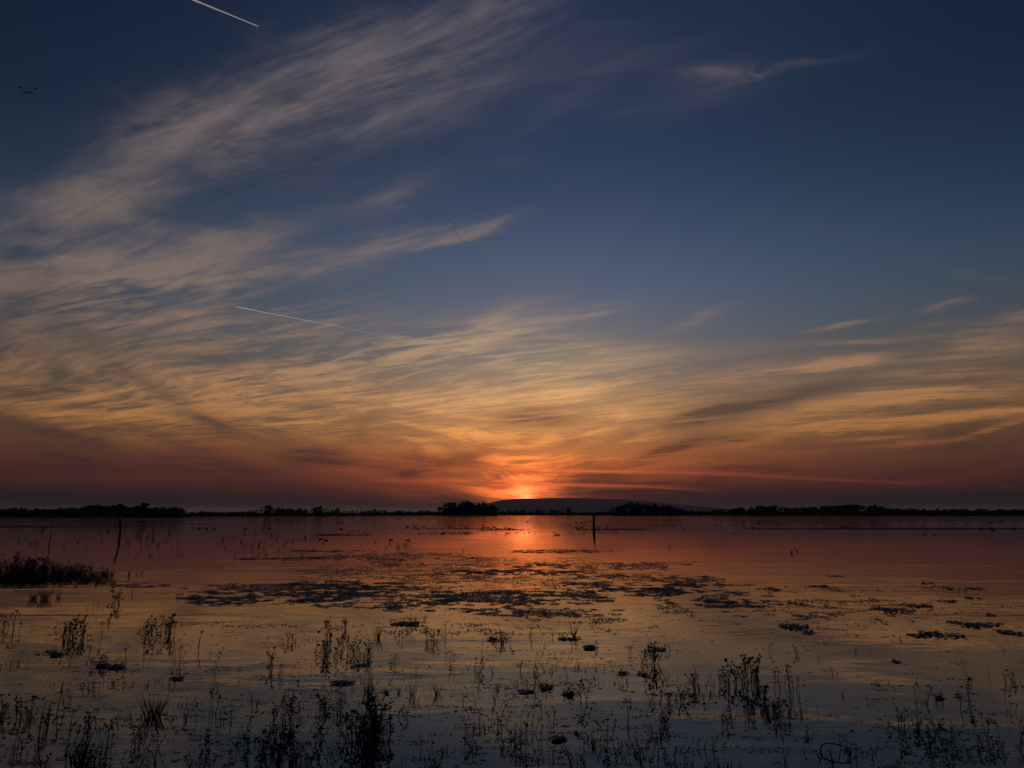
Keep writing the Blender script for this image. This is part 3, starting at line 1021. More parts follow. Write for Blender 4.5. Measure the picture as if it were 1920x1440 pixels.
def skirt():
    b = MB()
    for _ in range(16):
        w, r = rng.uniform(0, 6.28), math.sqrt(rng.random())
        d = Vector((rng.gauss(0, 1), rng.gauss(0, 1), .3))
        b.leaf((r * math.cos(w), r * math.sin(w), .02 + .18 * rng.random() ** 2), d, (rng.gauss(0, .3), rng.gauss(0, .3), 1), .24, .12)
    return b.mesh('floating_leaves', MAT_LEAF)


SKIRTS = [skirt() for _ in range(4)]


def grass_mesh(n, width, stiff):
    b = MB()
    for _ in range(n):
        w = rng.uniform(0, 6.28)
        out = Vector((math.cos(w), math.sin(w), 0))
        s = out * rng.random() * width * .35
        ln = rng.uniform(.45, 1.05)
        d = Vector((out.x * rng.uniform(.05, .45), out.y * .3, 1))
        pts = curve((s.x, s.y, -.05), d, ln, Vector((out.x * rng.uniform(.1, 1.0) * (1 - stiff), out.y * .3, -rng.uniform(0, .9) * (1 - stiff))), 6)
        b.blade(pts, rng.uniform(.016, .030))
    return b.mesh('grass_tussock', MAT_GRASS)


GRASS = {'sparse': [grass_mesh(6, .25, .3) for _ in range(4)], 'tuft': [grass_mesh(14, .4, .5) for _ in range(5)], 'dense': [grass_mesh(34, .6, .55) for _ in range(3)]}


def leafy_plant(px, py, h, w, n, kinds, label, group=None, name='water_plant', cat='water plant'):
    p = on_water(px, py)
    m = metres(1, p)
    e = tag(link(name, None), label, cat, group)
    e.location = p
    if kinds[0] == 'leafy' and n >= 5:
        b = link('floating_leaves', rng.choice(SKIRTS), e)
        b.scale = (w * m * .55, w * m * .55, m * 22)
        b.rotation_euler = (0, 0, rng.uniform(0, 6.28))
        b['kind'] = 'stuff'
        n = int(n * 1.1)
    for i in range(n):
        k = kinds[i % len(kinds)]
        if i >= 3 and rng.random() < .16:
            k = 'broken'
        st, lf = rng.choice(STEMS[k])
        o = link('stem', st, e)
        r = w * m * .5 * math.sqrt(rng.random()) * (0.9 if n > 1 else 0)
        a = rng.uniform(0, 6.28)
        o.location = (r * math.cos(a), r * math.sin(a) * .8, 0)
        hh = h * m * (1.0 if i == 0 else rng.uniform(.45, .98))
        fat = rng.uniform(0.85, 1.2) * (1.15 if h < 30 else 1.0)
        o.scale = (hh * fat, hh * fat, hh)
        o.rotation_euler = (0, 0, rng.uniform(0, 6.28))
        q = link('leaves', lf, o)
        q['kind'] = 'stuff'
    return e


def tussock(px, py, h, label, group=None, kind='tuft', squash=1.0):
    p = on_water(px, py)
    m = metres(1, p)
    o = tag(link('grass_tussock', rng.choice(GRASS[kind])), label, 'grass tussock', group)
    o.location = p
    o.scale = (h * m * squash, h * m * squash, h * m)
    o.rotation_euler = (0, 0, rng.choice((0, math.pi)) + rng.uniform(-.4, .4))
    return o


WEED_V = Vector((0, 0, 1))


def weed_leaf(b, p, s, tilt=1.0):
    w = rng.uniform(0, 6.28)
    d = Vector((math.cos(w), math.sin(w), rng.uniform(0, .20) * tilt))
    n = Vector((rng.gauss(0, .18) * tilt, (rng.gauss(0, .20) - .08) * tilt, 1))
    side = d.cross(n).normalized()
    p = Vector((p[0], p[1], max(.0012, p[2])))
    i0 = len(b.v)
    b.v += [p, p + d * s * .5 - side * s * .34 + n * .06 * s, p + d * s, p + d * s * .5 + side * s * .34 + n * .09 * s]
    b.f.append((i0, i0 + 1, i0 + 2, i0 + 3))


def raft(px, py, hw, hh, label, group=None, leaves=200, ls=.075, lift=.02, spikes=0):
    """A flat raft of floating leaves; a few of them stand up."""
    p = on_water(px, py)
    m = metres(1, p)
    b = MB()
    ry = (on_water(px, py - hh).y - on_water(px, py + hh).y) / 2
    for _ in range(leaves):
        r, a = math.sqrt(rng.random()), rng.uniform(0, 6.28)
        x, y = r * math.cos(a) * hw * m, r * math.sin(a) * ry
        f = mnoise.noise(((p.x + x) * 2.6, (p.y + y) * 2.2, 7)) * .7 + mnoise.noise(((p.x + x) * 8, (p.y + y) * 6, 3)) * .5
        if f < -.06 + .6 * max(0, r - .35):
            continue
        weed_leaf(b, (x, y, rng.random() ** 2 * lift), ls * rng.uniform(.6, 1.25))
    e = link('floating_raft', None)
    tag(e, label, 'floating weed', group)
    e.location = p
    lo = b.build('leaves', MAT_WEED, e)
    lo['kind'] = 'stuff'
    for _ in range(spikes):
        st, lf = rng.choice(STEMS['leafy'])
        o = link('stem', st, e)
        o.location = (rng.uniform(-.8, .8) * hw * m, rng.uniform(-.5, .5) * ry, 0)
        s = m * rng.uniform(8, 16)
        o.scale = (s * 1.3, s * 1.3, s)
        o.rotation_euler = (0, 0, rng.uniform(0, 6.28))
        link('leaves', lf, o)['kind'] = 'stuff'
    return e


def arch(px, py, w, h, label, lean=0.0):
    p = on_water(px, py)
    m = metres(1, p)
    b = MB()
    pts = []
    for i in range(11):
        t = i / 10
        a = math.pi * t
        pts.append((-math.cos(a) * w * m * .5 + lean * m * math.sin(a), 0.04 * math.sin(a * 2), math.sin(a) * h * m - (.03 if i in (0, 10) else 0)))
    b.tube(pts, [(.0062 - .0003 * i + .0012 * math.sin(i * 2.3)) * (.6 if w < 30 else 1) for i in range(11)], 5)
    e = tag(link('bent_reed', None), label, 'reed')
    e.location = p
    b.build('stem', MAT_STEM, e)
    lf = MB()
    for i in (2, 3, 5, 7, 8, 9):
        for _ in range(2):
            lf.leaf(pts[i], (rng.gauss(0, 1), rng.gauss(0, 1), rng.gauss(0, .6)), (0, 0, 1), .035, .016)
    lf.build('leaves', MAT_LEAF, e)['kind'] = 'stuff'
    return e


LF, UM, SP = ('leafy',), ('umbel',), ('spike',)
MIX = ('leafy', 'umbel', 'broken', 'leafy')
PLANTS = [
    # px, py of the foot, height, width, stems, kinds, label
    (134, 1194, 46, 38, 11, LF, 'bushy dark leafy clump, densest of the plants standing before the reed bed'),
    (158, 1196, 34, 14, 4, LF, 'small upright leafy plant touching the right side of the bushy dense clump'),
    (112, 1192, 26, 16, 3, LF, 'low leafy plant against the left side of the bushy dense clump'),
    (296, 1190, 44, 44, 10, LF, 'wide bushy plant with many round leaf tops, right of the bushy dense clump'),
    (272, 1187, 24, 28, 4, LF, 'low leafy stems trailing off the left of the wide bushy plant'),
    (318, 1188, 46, 14, 4, MIX, 'tall thin stems on the right side of the wide bushy plant'),
    (32, 1182, 40, 12, 3, MIX, 'slim leaning stems at the far left edge, below the reed bed'),
    (6, 1178, 36, 18, 5, LF, 'leafy stems cut by the left edge of the view, below the reed bed'),
    (192, 1194, 32, 6, 1, UM, 'single wiry stem with forked top between the two bushy clumps'),
    (369, 1218, 40, 10, 2, UM, 'thin forked stem standing alone in open water right of the wide bushy plant'),
    (332, 1238, 32, 26, 4, UM, 'loose group of wiry stems under the wide bushy plant'),
    (233, 1242, 34, 10, 2, UM, 'single wiry stem rising behind the low dark floating clumps'),
    (400, 1262, 46, 12, 2, UM, 'tall wiry stem with small leaves in the bare water left of centre'),
    (214, 1134, 40, 22, 6, LF, 'leafy tuft with a tall middle stem right of the spiky tussock'),
    (184, 1138, 14, 26, 5, LF, 'flat low leafy tuft just left of the tall middle stemmed tuft'),
    (193, 1250, 24, 16, 4, LF, 'small leafy top rising from the row of dark floating clumps'),
    (10, 1348, 52, 26, 7, ('leafy', 'spike'), 'dark leafy stems at the left edge above the bottom corner'),
    (40, 1350, 46, 28, 7, ('leafy', 'spike'), 'dense leafy plant beside the left edge stems, above the bottom corner'),
    (60, 1346, 36, 16, 4, LF, 'leafy plant on the right flank of the dense bottom corner plants'),
    (86, 1368, 44, 22, 6, ('spike', 'leafy'), 'dark leafy plant with ragged top right of the bottom corner plants'),
    (136, 1422, 90, 40, 5, UM, 'tall spreading wiry stems with single leaves over the bottom left tussock'),
    (160, 1420, 96, 14, 2, UM, 'very tall wiry stem with leaf top beside the spreading stems at bottom left'),
    (206, 1428, 88, 12, 2, UM, 'tall branching bare stem standing right of the bottom left tussock'),
    (178, 1428, 46, 26, 5, ('spike', 'leafy'), 'leafy plant between the bottom left tussock and the tall branching stem'),
    (70, 1412, 38, 14, 3, SP, 'stiff leaf spike at the bottom left, right of the corner'),
    (22, 1420, 40, 16, 3, SP, 'stiff leaf spikes in the bottom left corner'),
    (226, 1428, 30, 5, 1, SP, 'single short leaf spike right of the tall branching stem'),
    (292, 1434, 44, 8, 2, SP, 'slender leaf spike alone in bare water near the bottom'),
    (437, 1436, 46, 8, 1, LF, 'single stem with three broad leaves near the bottom edge'),
    (368, 1440, 44, 10, 2, UM, 'thin slanting stems at the bottom edge left of centre'),
    (405, 1342, 58, 24, 4, UM, 'group of tall wiry stems with seed tops right of the spiky grass tussock'),
    (422, 1346, 22, 8, 2, LF, 'short leafy stem at the foot of the tall wiry seed topped stems'),
    (474, 1328, 26, 8, 1, UM, 'single bent stem with a drooping leaf left of centre'),
    (504, 1250, 42, 14, 5, MIX, 'fan of slim stems opening upwards, left of the large leafy group'),
    (518, 1268, 30, 18, 4, ('spike',), 'dark spiky leafy plant at the foot of the fan of slim stems'),
    (540, 1204, 22, 22, 6, LF, 'small round leafy clump up and left of the large leafy group'),
    (570, 1200, 12, 14, 3, LF, 'tiny leafy tuft between the small round clump and the large leafy group'),
    (602, 1224, 40, 22, 6, LF, 'leafy plant at the left end of the large leafy group'),
    (617, 1206, 50, 18, 5, UM, 'tall wiry stems with leaf tips standing out above the large leafy group'),
    (638, 1178, 22, 20, 6, LF, 'compact leafy tuft up behind the large leafy group'),
    (622, 1232, 36, 28, 7, LF, 'dense leafy plant in front of the large leafy group'),
    (644, 1216, 28, 22, 6, LF, 'dark compact leafy plant in the middle of the large leafy group'),
    (660, 1226, 34, 18, 5, LF, 'leafy plant with several tops right of the middle of the large leafy group'),
    (690, 1230, 34, 14, 4, MIX, 'upright leafy stems at the right end of the large leafy group'),
    (676, 1234, 22, 24, 5, LF, 'low leafy plant in front of the right end of the large leafy group'),
    (755, 1196, 20, 22, 5, LF, 'small leafy clump under the fallen weed line right of the grass tuft'),
    (805, 1206, 25, 28, 8, LF, 'neat bushy clump with spiky tops on its own small raft'),
    (836, 1224, 26, 8, 1, UM, 'single forked stem in open water right of the neat bushy clump'),
    (846, 1240, 24, 16, 3, UM, 'small wiry stems below the single forked stem'),
    (895, 1260, 28, 14, 4, LF, 'small dark leafy plant below the raft with upright grass'),
    (740, 1240, 16, 14, 4, LF, 'low dark leafy tuft right of the large leafy group'),
    (903, 1222, 22, 5, 1, SP, 'short single spike just left of the grass on the weed raft'),
    (925, 1228, 26, 5, 1, UM, 'thin single stem just below the grass on the weed raft'),
    (942, 1206, 26, 26, 5, LF, 'leafy stems mixed with the grass on the weed raft at centre'),
    (612, 1330, 40, 20, 6, LF, 'leafy plant on the upper left flank of the great central clump'),
    (628, 1344, 50, 26, 7, MIX, 'leafy umbrella topped stems on the left flank of the great central clump'),
    (642, 1318, 32, 18, 5, UM, 'umbrella topped stems peeping over the left of the great central clump'),
    (532, 1352, 48, 40, 10, LF, 'wide dark leafy bush left of the great central clump'),
    (540, 1330, 40, 12, 3, UM, 'tall leaf topped stems rising from the back of the wide dark bush'),
    (690, 1392, 92, 40, 12, MIX, 'tall leafy stems in the middle of the great central clump'),
    (708, 1376, 84, 22, 7, LF, 'leafy stems on the right shoulder of the great central clump'),
    (664, 1392, 64, 34, 9, MIX, 'leafy stems in front on the left of the great central clump'),
    (722, 1390, 54, 20, 6, LF, 'shorter leafy stems on the right foot of the great central clump'),
    (940, 1362, 30, 16, 4, LF, 'small leafy plant with a bent top right of the great central clump'),
    (522, 1438, 74, 44, 13, LF, 'dense leafy bush at the bottom edge below the wide dark bush'),
    (552, 1436, 52, 26, 7, ('spike', 'leafy'), 'spiky leafy plant right of the dense bush at the bottom edge'),
    (500, 1440, 86, 8, 2, UM, 'tall thin slanting stem left of the dense bush at the bottom edge'),
    (601, 1396, 44, 6, 2, SP, 'dark leaf spike between the great central clump and the bottom bush'),
    (615, 1422, 48, 6, 2, SP, 'second dark leaf spike, nearer the bottom edge, left of the great central clump'),
    (800, 1402, 30, 22, 5, UM, 'small umbrella topped stems right of the great central clump'),
    (884, 1404, 24, 30, 7, LF, 'low dark leafy clump right of the small umbrella topped stems'),
    (940, 1402, 26, 16, 4, SP, 'short leaf spikes right of the low dark leafy clump'),
    (1214, 1246, 46, 30, 10, LF, 'dark bushy plant with tall knob top beside floating weed, centre right'),
    (1216, 1206, 10, 6, 1, LF, 'little leafy top just above the dark bushy plant with knob top'),
    (1004, 1294, 36, 20, 3, LF, 'knob topped stem rising from a long dark raft near centre'),
    (1070, 1302, 24, 26, 6, LF, 'leafy tuft over scattered dark pads right of the long raft'),
    (1096, 1316, 46, 12, 3, MIX, 'tall leaning leafy stem right of the leafy tuft over pads'),
    (1303, 1262, 18, 6, 2, SP, 'short leaf spike between the knob topped bush and the big double bush'),
    (1240, 1262, 22, 8, 2, SP, 'pair of thin upright spikes right of the knob topped bush'),
    (1303, 1292, 34, 14, 4, LF, 'upright leafy stem left of the big double bush'),
    (1330, 1290, 26, 14, 3, UM, 'bent leaf topped stem close against the left of the big double bush'),
    (1370, 1284, 38, 38, 11, LF, 'left half of the big double bush, dense with round leaves'),
    (1404, 1280, 58, 36, 12, LF, 'taller right half of the big double bush with flat leafy crown'),
    (1432, 1312, 40, 22, 7, LF, 'leafy plant hanging right of and below the big double bush'),
    (1226, 1318, 34, 18, 5, LF, 'leafy plant at the left of the row below the knob topped bush'),
    (1264, 1316, 32, 32, 8, LF, 'leafy plant in the middle of the row below the knob topped bush'),
    (1310, 1314, 18, 30, 5, LF, 'low leafy plant at the right of the row below the knob topped bush'),
    (1242, 1354, 22, 26, 8, LF, 'round dark leafy mound sitting in open water at centre right'),
    (1174, 1362, 62, 8, 2, UM, 'tall straight stem with a leafy head, alone in open water'),
    (1026, 1364, 46, 18, 4, UM, 'stems opening in a wide leafy head below the long dark raft'),
    (992, 1372, 40, 24, 6, UM, 'group of wiry leaf headed stems left of the wide headed stems'),
    (972, 1398, 48, 26, 8, MIX, 'dense leafy stems at lower centre left of the wiry group'),
    (1144, 1388, 46, 14, 3, LF, 'leafy branching stem left of the tall straight stem'),
    (1112, 1402, 26, 34, 7, UM, 'spray of fine stems over a dark tussock at lower centre'),
    (1070, 1434, 42, 6, 2, SP, 'thin dark spike near the bottom edge at centre'),
    (1088, 1440, 40, 30, 8, ('spike', 'leafy'), 'dark leafy bush at the bottom edge right of the thin spike'),
    (1142, 1438, 32, 26, 7, LF, 'leafy plant at the bottom edge, second to the right of the thin spike'),
    (1190, 1418, 22, 26, 5, SP, 'row of little spikes above the bottom edge at centre right'),
    (1320, 1404, 30, 8, 1, SP, 'single dark spike in the bare dark water below the big double bush'),
    (1302, 1400, 20, 14, 3, LF, 'few loose leaves standing left of the single dark spike'),
    (1362, 1350, 22, 18, 5, LF, 'small leafy clump under the big double bush'),
    (1400, 1342, 32, 20, 5, LF, 'leafy stems between the big double bush and the slim stemmed group'),
    (1474, 1294, 50, 42, 9, UM, 'slim stemmed group of five tall heads right of the big double bush'),
    (1466, 1346, 40, 46, 12, LF, 'dark leafy bush below the slim stemmed group, with a long mirror image'),
    (1446, 1334, 28, 16, 5, LF, 'leafy side shoot on the left of the bush below the slim stemmed group'),
    (1508, 1340, 18, 20, 5, LF, 'low leafy side shoot on the right of the bush below the slim stemmed group'),
    (1531, 1338, 22, 6, 2, SP, 'two upright dark spikes right of the bush below the slim stemmed group'),
    (1718, 1280, 14, 4, 1, SP, 'single short spike in open water at the right'),
    (1730, 1322, 34, 24, 4, UM, 'branching plant with flower like heads at the right'),
    (1797, 1330, 38, 10, 2, UM, 'thin stem with a ragged head between the dark lump and the hooked stem'),
    (1821, 1314, 46, 8, 2, LF, 'stout dark stem with a hooked head at the right'),
    (1886, 1338, 42, 34, 3, UM, 'long stem bent over with a big drooping head near the right edge'),
    (1712, 1376, 44, 70, 13, MIX, 'broad tangled clump of many stems at lower right'),
    (1690, 1374, 54, 10, 2, UM, 'long slanting stem leaning out left of the broad tangled clump'),
    (1752, 1374, 36, 18, 5, LF, 'upright leafy stems on the right end of the broad tangled clump'),
    (1852, 1384, 52, 14, 3, UM, 'tall stem with feathery head above the right bottom corner'),
    (1862, 1408, 32, 46, 9, LF, 'dense dark leafy clump near the right bottom corner'),
    (1798, 1408, 30, 38, 6, LF, 'looping leafy clump left of the dense corner clump'),
    (1912, 1404, 74, 8, 2, UM, 'tall thin stem cut by the right edge'),
    (1905, 1290, 14, 24, 4, LF, 'spiky little plant by the right edge above the drooping head'),
]
for x, y, h, w, n, kinds, lab in PLANTS:
    leafy_plant(x, y, h * .84, w * 1.4, max(n, int(n * 1.25)), kinds, lab)
# small ones between them that nothing tells apart
for _ in range(400):
    x, y = rng.uniform(-10, 1930), 1180 + 255 * rng.random()
    p = on_water(x, y)
    if mnoise.noise((p.x * .7, p.y * .8, 21)) + .5 * mnoise.noise((p.x * 2, p.y * 2, 22)) < (.14 if x < 1300 else .24):
        continue
    if x < 960:
        lab, grp = 'small leafy sprig among the bigger plants in the near water on the dark side', 'small sprigs in the near water below the reed bed'
    else:
        lab, grp = 'small leafy sprig among the bigger plants in the near water below the right hand rafts', 'small sprigs in the near water below the right hand rafts'
    leafy_plant(x, y, rng.uniform(9, 24), rng.uniform(5, 18), rng.choice((1, 1, 2, 3)), rng.choice((LF, UM, SP, ('broken',), LF)), lab, grp)

for _ in range(62):
    x = -10 + 1260 * rng.random() if rng.random() < .8 else rng.uniform(1250, 1930)
    leafy_plant(x, rng.uniform(1398, 1452), rng.uniform(14, 36), rng.uniform(8, 30), rng.choice((2, 3, 4, 6)), rng.choice((LF, MIX, SP, ('broken', 'leafy'), LF)),
                'small tangled plant in the dark fringe along the bottom edge of the view', 'tangled plants along the bottom edge')
TUSSOCKS = [
    (286, 1346, 62, 'dense', 'spiky fan shaped grass tussock left of the tall wiry seed topped stems'),
    (350, 1350, 26, 'tuft', 'small grass tuft just right of the spiky fan shaped tussock'),
    (324, 1350, 18, 'sparse', 'thin grass tuft touching the spiky fan shaped tussock'),
    (366, 1354, 14, 'sparse', 'lowest grass tuft in the line right of the fan shaped tussock'),
    (150, 1436, 62, 'dense', 'dense dark grass tussock at the bottom left, full of leaves'),
    (85, 1124, 32, 'dense', 'wide low spiky tussock in front of the reed bed'),
    (62, 1124, 24, 'dense', 'left half of the low spiky growth in front of the reed bed'),
    (110, 1122, 22, 'tuft', 'right end tuft of the spiky growth in front of the reed bed'),
    (709, 1196, 36, 'tuft', 'upright grass tuft standing behind the large leafy group'),
    (690, 1298, 46, 'tuft', 'splayed grass blades above the great central clump'),
    (700, 1294, 44, 'sparse', 'tall thin grass blades above the great central clump'),
    (748, 1300, 22, 'tuft', 'leftmost and smallest of three grass tufts in a line at centre'),
    (773, 1304, 36, 'tuft', 'tallest, middle one of three grass tufts in a line at centre'),
    (820, 1302, 34, 'tuft', 'curved right hand one of three grass tufts in a line at centre'),
    (690, 1396, 70, 'dense', 'dark grass base of the great central clump'),
    (575, 1438, 36, 'tuft', 'grass tuft at the bottom edge right of the spiky leafy plant'),
    (940, 1206, 30, 'tuft', 'thin upright grass on the weed raft at centre'),
    (1076, 1195, 44, 'sparse', 'tall arching grass blades standing alone on a thin weed line'),
    (1078, 1194, 34, 'sparse', 'shorter stiff blades at the foot of the tall arching grass'),
    (1084, 1250, 18, 'sparse', 'small slanting grass sprig below the tall arching grass'),
    (1112, 1400, 22, 'dense', 'dark low tussock under the spray of fine stems'),
    (1604, 1222, 20, 'sparse', 'tiny grass tuft alone in open water at the right'),
    (1536, 1236, 16, 'sparse', 'thin crossing blades left of the tiny lone grass tuft'),
    (1580, 1306, 14, 'tuft', 'low star shaped grass tuft on a thin weed line'),
    (1624, 1310, 18, 'sparse', 'sparse crossing blades right of the star shaped tuft'),
    (1904, 1288, 20, 'sparse', 'star shaped blades by the right edge'),
    (240, 1080, 18, 'tuft', 'upright grass tuft right of the reed bed'),
    (256, 1078, 12, 'sparse', 'short sprig between the upright tuft and the leaning stalk right of the reed bed'),
    (266, 1074, 14, 'sparse', 'leaning stalk right of the reed bed'),
    (248, 1112, 16, 'sparse', 'short sprigs on the thin weed line below the reed bed'),
    (680, 1034, 8, 'sparse', 'little grass sprig at the near edge of the open water, below the coots'),
    (869, 1034, 12, 'sparse', 'single grass sprig in the orange water before the weed field'),
    (1255, 1029, 14, 'sparse', 'thin sprig alone in open water right of the wooden post'),
    (1652, 1030, 12, 'sparse', 'faint sprig alone in the dim water far right'),
]
for x, y, h, k, lab in TUSSOCKS:
    tussock(x, y, h, lab, None, k)

# the dense bed of water plants at the left edge
for x in range(-14, 214, 8):
    t = max(0.0, 1 - abs(x - 60) / 190)
    for row_y, hk in ((1070, 1.0), (1080, .9), (1090, .75)):
        if x > 165 and row_y < 1080:
            continue
        hgt = (9 + 12 * t) * hk * rng.uniform(.6, 1.3)
        if row_y != 1070 and rng.random() < .6:
            tussock(x + rng.uniform(-5, 5), row_y + rng.uniform(-4, 6), hgt * 1.0, 'dark low tussock matted into the dense reed bed at the left edge', 'tussocks of the dense bed at the left edge', 'dense', 1.5)
        leafy_plant(x + rng.uniform(-4, 4), row_y + rng.uniform(-4, 4), hgt, 24, 7, ('leafy', 'leafy', 'leafy', 'spike', 'leafy', 'umbel'),
                    'leafy plant of the dense reed bed growing at the left edge of the water', 'plants of the dense bed at the left edge')
for x, y, h in ((14, 1066, 26), (30, 1064, 30), (40, 1068, 24), (28, 1060, 22)):
    lab = {14: 'leftmost tall flower headed stems standing above the dense reed bed', 30: 'tallest flower headed stems above the dense reed bed', 40: 'flower headed stems right of the tallest ones above the reed bed', 28: 'shorter flower headed stems behind the tallest ones above the reed bed'}[x]
    leafy_plant(x, y, h, 10, 2, UM, lab)

# sprigs far out, a few pixels each: one mesh apiece
for (x0, x1, y0, y1, n, lab, grp) in (
        (232, 345, 990, 1046, 46, 'thin dark sprig in the dim water right of the curved pole', 'sprigs right of the curved pole'),
        (418, 610, 1000, 1052, 60, 'thin dark sprig in the reddish water before the far row of trees', 'sprigs in the reddish water'),
        (20, 210, 985, 1030, 26, 'faint sprig in the dim water behind the reed bed', 'sprigs behind the reed bed'),
        (660, 780, 1018, 1032, 12, 'small sprig at the near edge of the open water by the coots', 'sprigs by the coots'),
        (1480, 1500, 1028, 1040, 6, 'thin upright sprig of the small group in the dim open water', 'sprigs in the dim open water')):
    for _ in range(n):
        tussock(rng.uniform(x0, x1), rng.uniform(y0, y1), rng.uniform(5, 13), lab, grp, rng.choice(('sparse', 'sparse', 'tuft')), 1.2)
for x, y, h in ((253, 1006, 22), (258, 1007, 18), (288, 1004, 20), (66, 1018, 22), (72, 1020, 16), (574, 1010, 14), (590, 1012, 12), (572, 1024, 9), (588, 1026, 9)):
    tussock(x, y, h, 'taller spindly sprig rising among the sprigs in the dim water', 'taller spindly sprigs', 'sparse', .9)

arch(114, 1336, 16, 52, 'arched reed bent over to the water left of the spiky tussock', -3)
arch(756, 1346, 18, 18, 'small round reed loop right of the great central clump', 1)
arch(1566, 1412, 52, 16, 'wide low bent reed making an oval with its mirror image at lower right', 0)
arch(462, 1402, 12, 24, 'curled dark leaf stem in bare water above the bottom edge', -3)

# ------------------------------------------------------------------ floating weed
RAFTS = [
    (104, 1228, 15, 4, 'low dark pad of weed below the bushy dense clump', 90, 3), (88, 1224, 22, 3, 'thin weed line left of the low dark pad', 60, 0),
    (160, 1252, 18, 4, 'dark floating clump at the left of the row with leaf tops', 140, 7), (188, 1250, 14, 4, 'dark floating clump in the middle of the row with leaf tops', 110, 6),
    (222, 1252, 22, 4, 'dark floating clump at the right of the row with leaf tops', 150, 7), (120, 1240, 18, 4, 'dark floating clump behind the row with leaf tops', 110, 4),
    (202, 1284, 26, 4, 'ragged flat raft below the row of dark clumps', 150, 1), (322, 1274, 20, 4, 'dark hump of weed in open water left of centre', 120, 2),
    (640, 1280, 24, 4, 'smooth dark sliver of weed under the large leafy group', 150, 0), (675, 1248, 30, 4, 'long flat raft at the foot of the large leafy group', 190, 2),
    (765, 1170, 34, 4, 'flat raft with upright leaf tips above the small leafy clump', 240, 10), (935, 1199, 34, 4, 'weed raft carrying the upright grass at centre', 200, 4),
    (1060, 1198, 30, 2.5, 'thin weed line under the tall arching grass', 110, 0), (1108, 1215, 14, 2.5, 'small dark raft right of the tall arching grass', 70, 2),
    (1236, 1220, 22, 6, 'dark ragged raft behind the dark bushy plant with knob top', 170, 5), (1168, 1263, 14, 4, 'small dark raft left of the middle raft below the knob topped bush', 80, 2),
    (1206, 1265, 18, 4, 'flat middle raft below the knob topped bush', 120, 0), (955, 1296, 40, 6, 'long dark raft heaped with leaves at centre', 330, 9),
    (1026, 1290, 20, 5, 'two lobed pad raft right of the long dark raft', 150, 2), (1070, 1304, 18, 5, 'ragged pads under the leafy tuft right of the long raft', 120, 2),
    (1052, 1387, 14, 3.5, 'dark hump of weed between the bottom stems at centre', 100, 1), (1092, 1378, 22, 4, 'streaky raft above the spray of fine stems', 120, 3),
    (1208, 1345, 10, 3, 'small dark pad left of the round leafy mound', 60, 0), (1767, 1310, 12, 5, 'round dark lump of weed at the right', 120, 3),
    (1788, 1305, 18, 2.5, 'thin raft trailing from the round dark lump', 80, 1), (1606, 1348, 14, 2, 'short dark floating stick like weed line at lower right', 70, 0),
    (1500, 1238, 14, 3, 'oval dark raft above the slim stemmed group', 90, 0), (1683, 1241, 7, 2.2, 'tiny round pad alone in open water at the right', 40, 0),
    (1690, 1280, 12, 2, 'small flat pad left of the single short spike', 60, 0), (1645, 1284, 24, 3, 'faint streaky raft below the tiny lone pad', 90, 0),
    (1655, 1170, 16, 2, 'narrow dark bar of weed among the right hand rafts', 90, 0), (1520, 1188, 28, 3, 'long low raft, lowest of the left ones among the right hand rafts', 150, 0),
    (1500, 1176, 36, 6, 'ragged raft at the left end of the right hand rafts', 230, 0), (1600, 1184, 24, 5, 'blocky raft in the middle of the right hand rafts', 150, 0),
    (1680, 1146, 60, 11, 'largest raft, in the middle distance at the right', 620, 0), (1728, 1136, 34, 3, 'bar of weed on the upper right of the largest raft', 150, 0),
    (1846, 1151, 22, 7, 'compact dark raft right of the largest raft', 220, 0), (1820, 1172, 60, 7, 'broken raft below the compact dark raft', 330, 0),
    (1775, 1192, 56, 7, 'wavy chain of weed reaching down to the right', 300, 0), (1905, 1186, 26, 8, 'raft cut by the right edge', 200, 0),
    (1555, 1080, 22, 1.6, 'isolated far bar of weed in the dim open water', 90, 0), (1534, 1099, 18, 2, 'second isolated bar of weed, nearer than the far one', 90, 0),
    (1735, 1094, 18, 2.2, 'speckled raft far out at the right', 80, 0), (1800, 1104, 56, 3.5, 'scattered line of rafts far out at the right', 240, 0),
    (1828, 1122, 26, 2, 'thin bar of weed below the far scattered line', 110, 0), (1770, 1128, 34, 2, 'thin bar of weed left of the compact dark raft', 120, 0),
    (1515, 1133, 40, 4, 'raft in the gap between the weed field and the largest raft', 200, 0), (1910, 1138, 20, 3, 'small raft by the right edge', 90, 0),
]
for x, y, hw, hh, lab, n, s in RAFTS:
    raft(x, y, hw * 1.15, hh * .9, lab, None, int(n * 1.6), .07 if y < 1220 else .05, .02, s)

FIELD = [  # centre, half width, half height (photograph pixels), share of the water covered
    (520, 1114, 190, 21, .52), (700, 1120, 170, 22, .48), (450, 1122, 120, 15, .42), (780, 1075, 230, 18, .42), (930, 1092, 260, 22, .45),
    (880, 1054, 250, 10, .40), (985, 1122, 170, 16, .55), (1010, 1148, 160, 11, .45), (740, 1044, 170, 8, .38), (1190, 1092, 170, 18, .42),
    (1130, 1062, 190, 8, .38), (1320, 1112, 150, 20, .36), (640, 1096, 130, 8, .40), (860, 1140, 150, 12, .42), (1060, 1034, 110, 4, .35),
    (1230, 1108, 120, 9, .5), (560, 1048, 120, 4, .35), (620, 1033, 110, 2.5, .3), (270, 1098, 80, 4, .3), (1120, 1165, 140, 6, .25),
    (1380, 1133, 90, 8, .35), (980, 1073, 140, 6, .5), (1430, 1150, 110, 12, .16), (840, 1165, 200, 8, .12), (1700, 1160, 260, 50, .05), (1480, 1142, 280, 26, .20), (1000, 1182, 420, 10, .14), (1640, 1108, 240, 12, .14), (620, 1172, 300, 9, .12),
]
wb = MB()
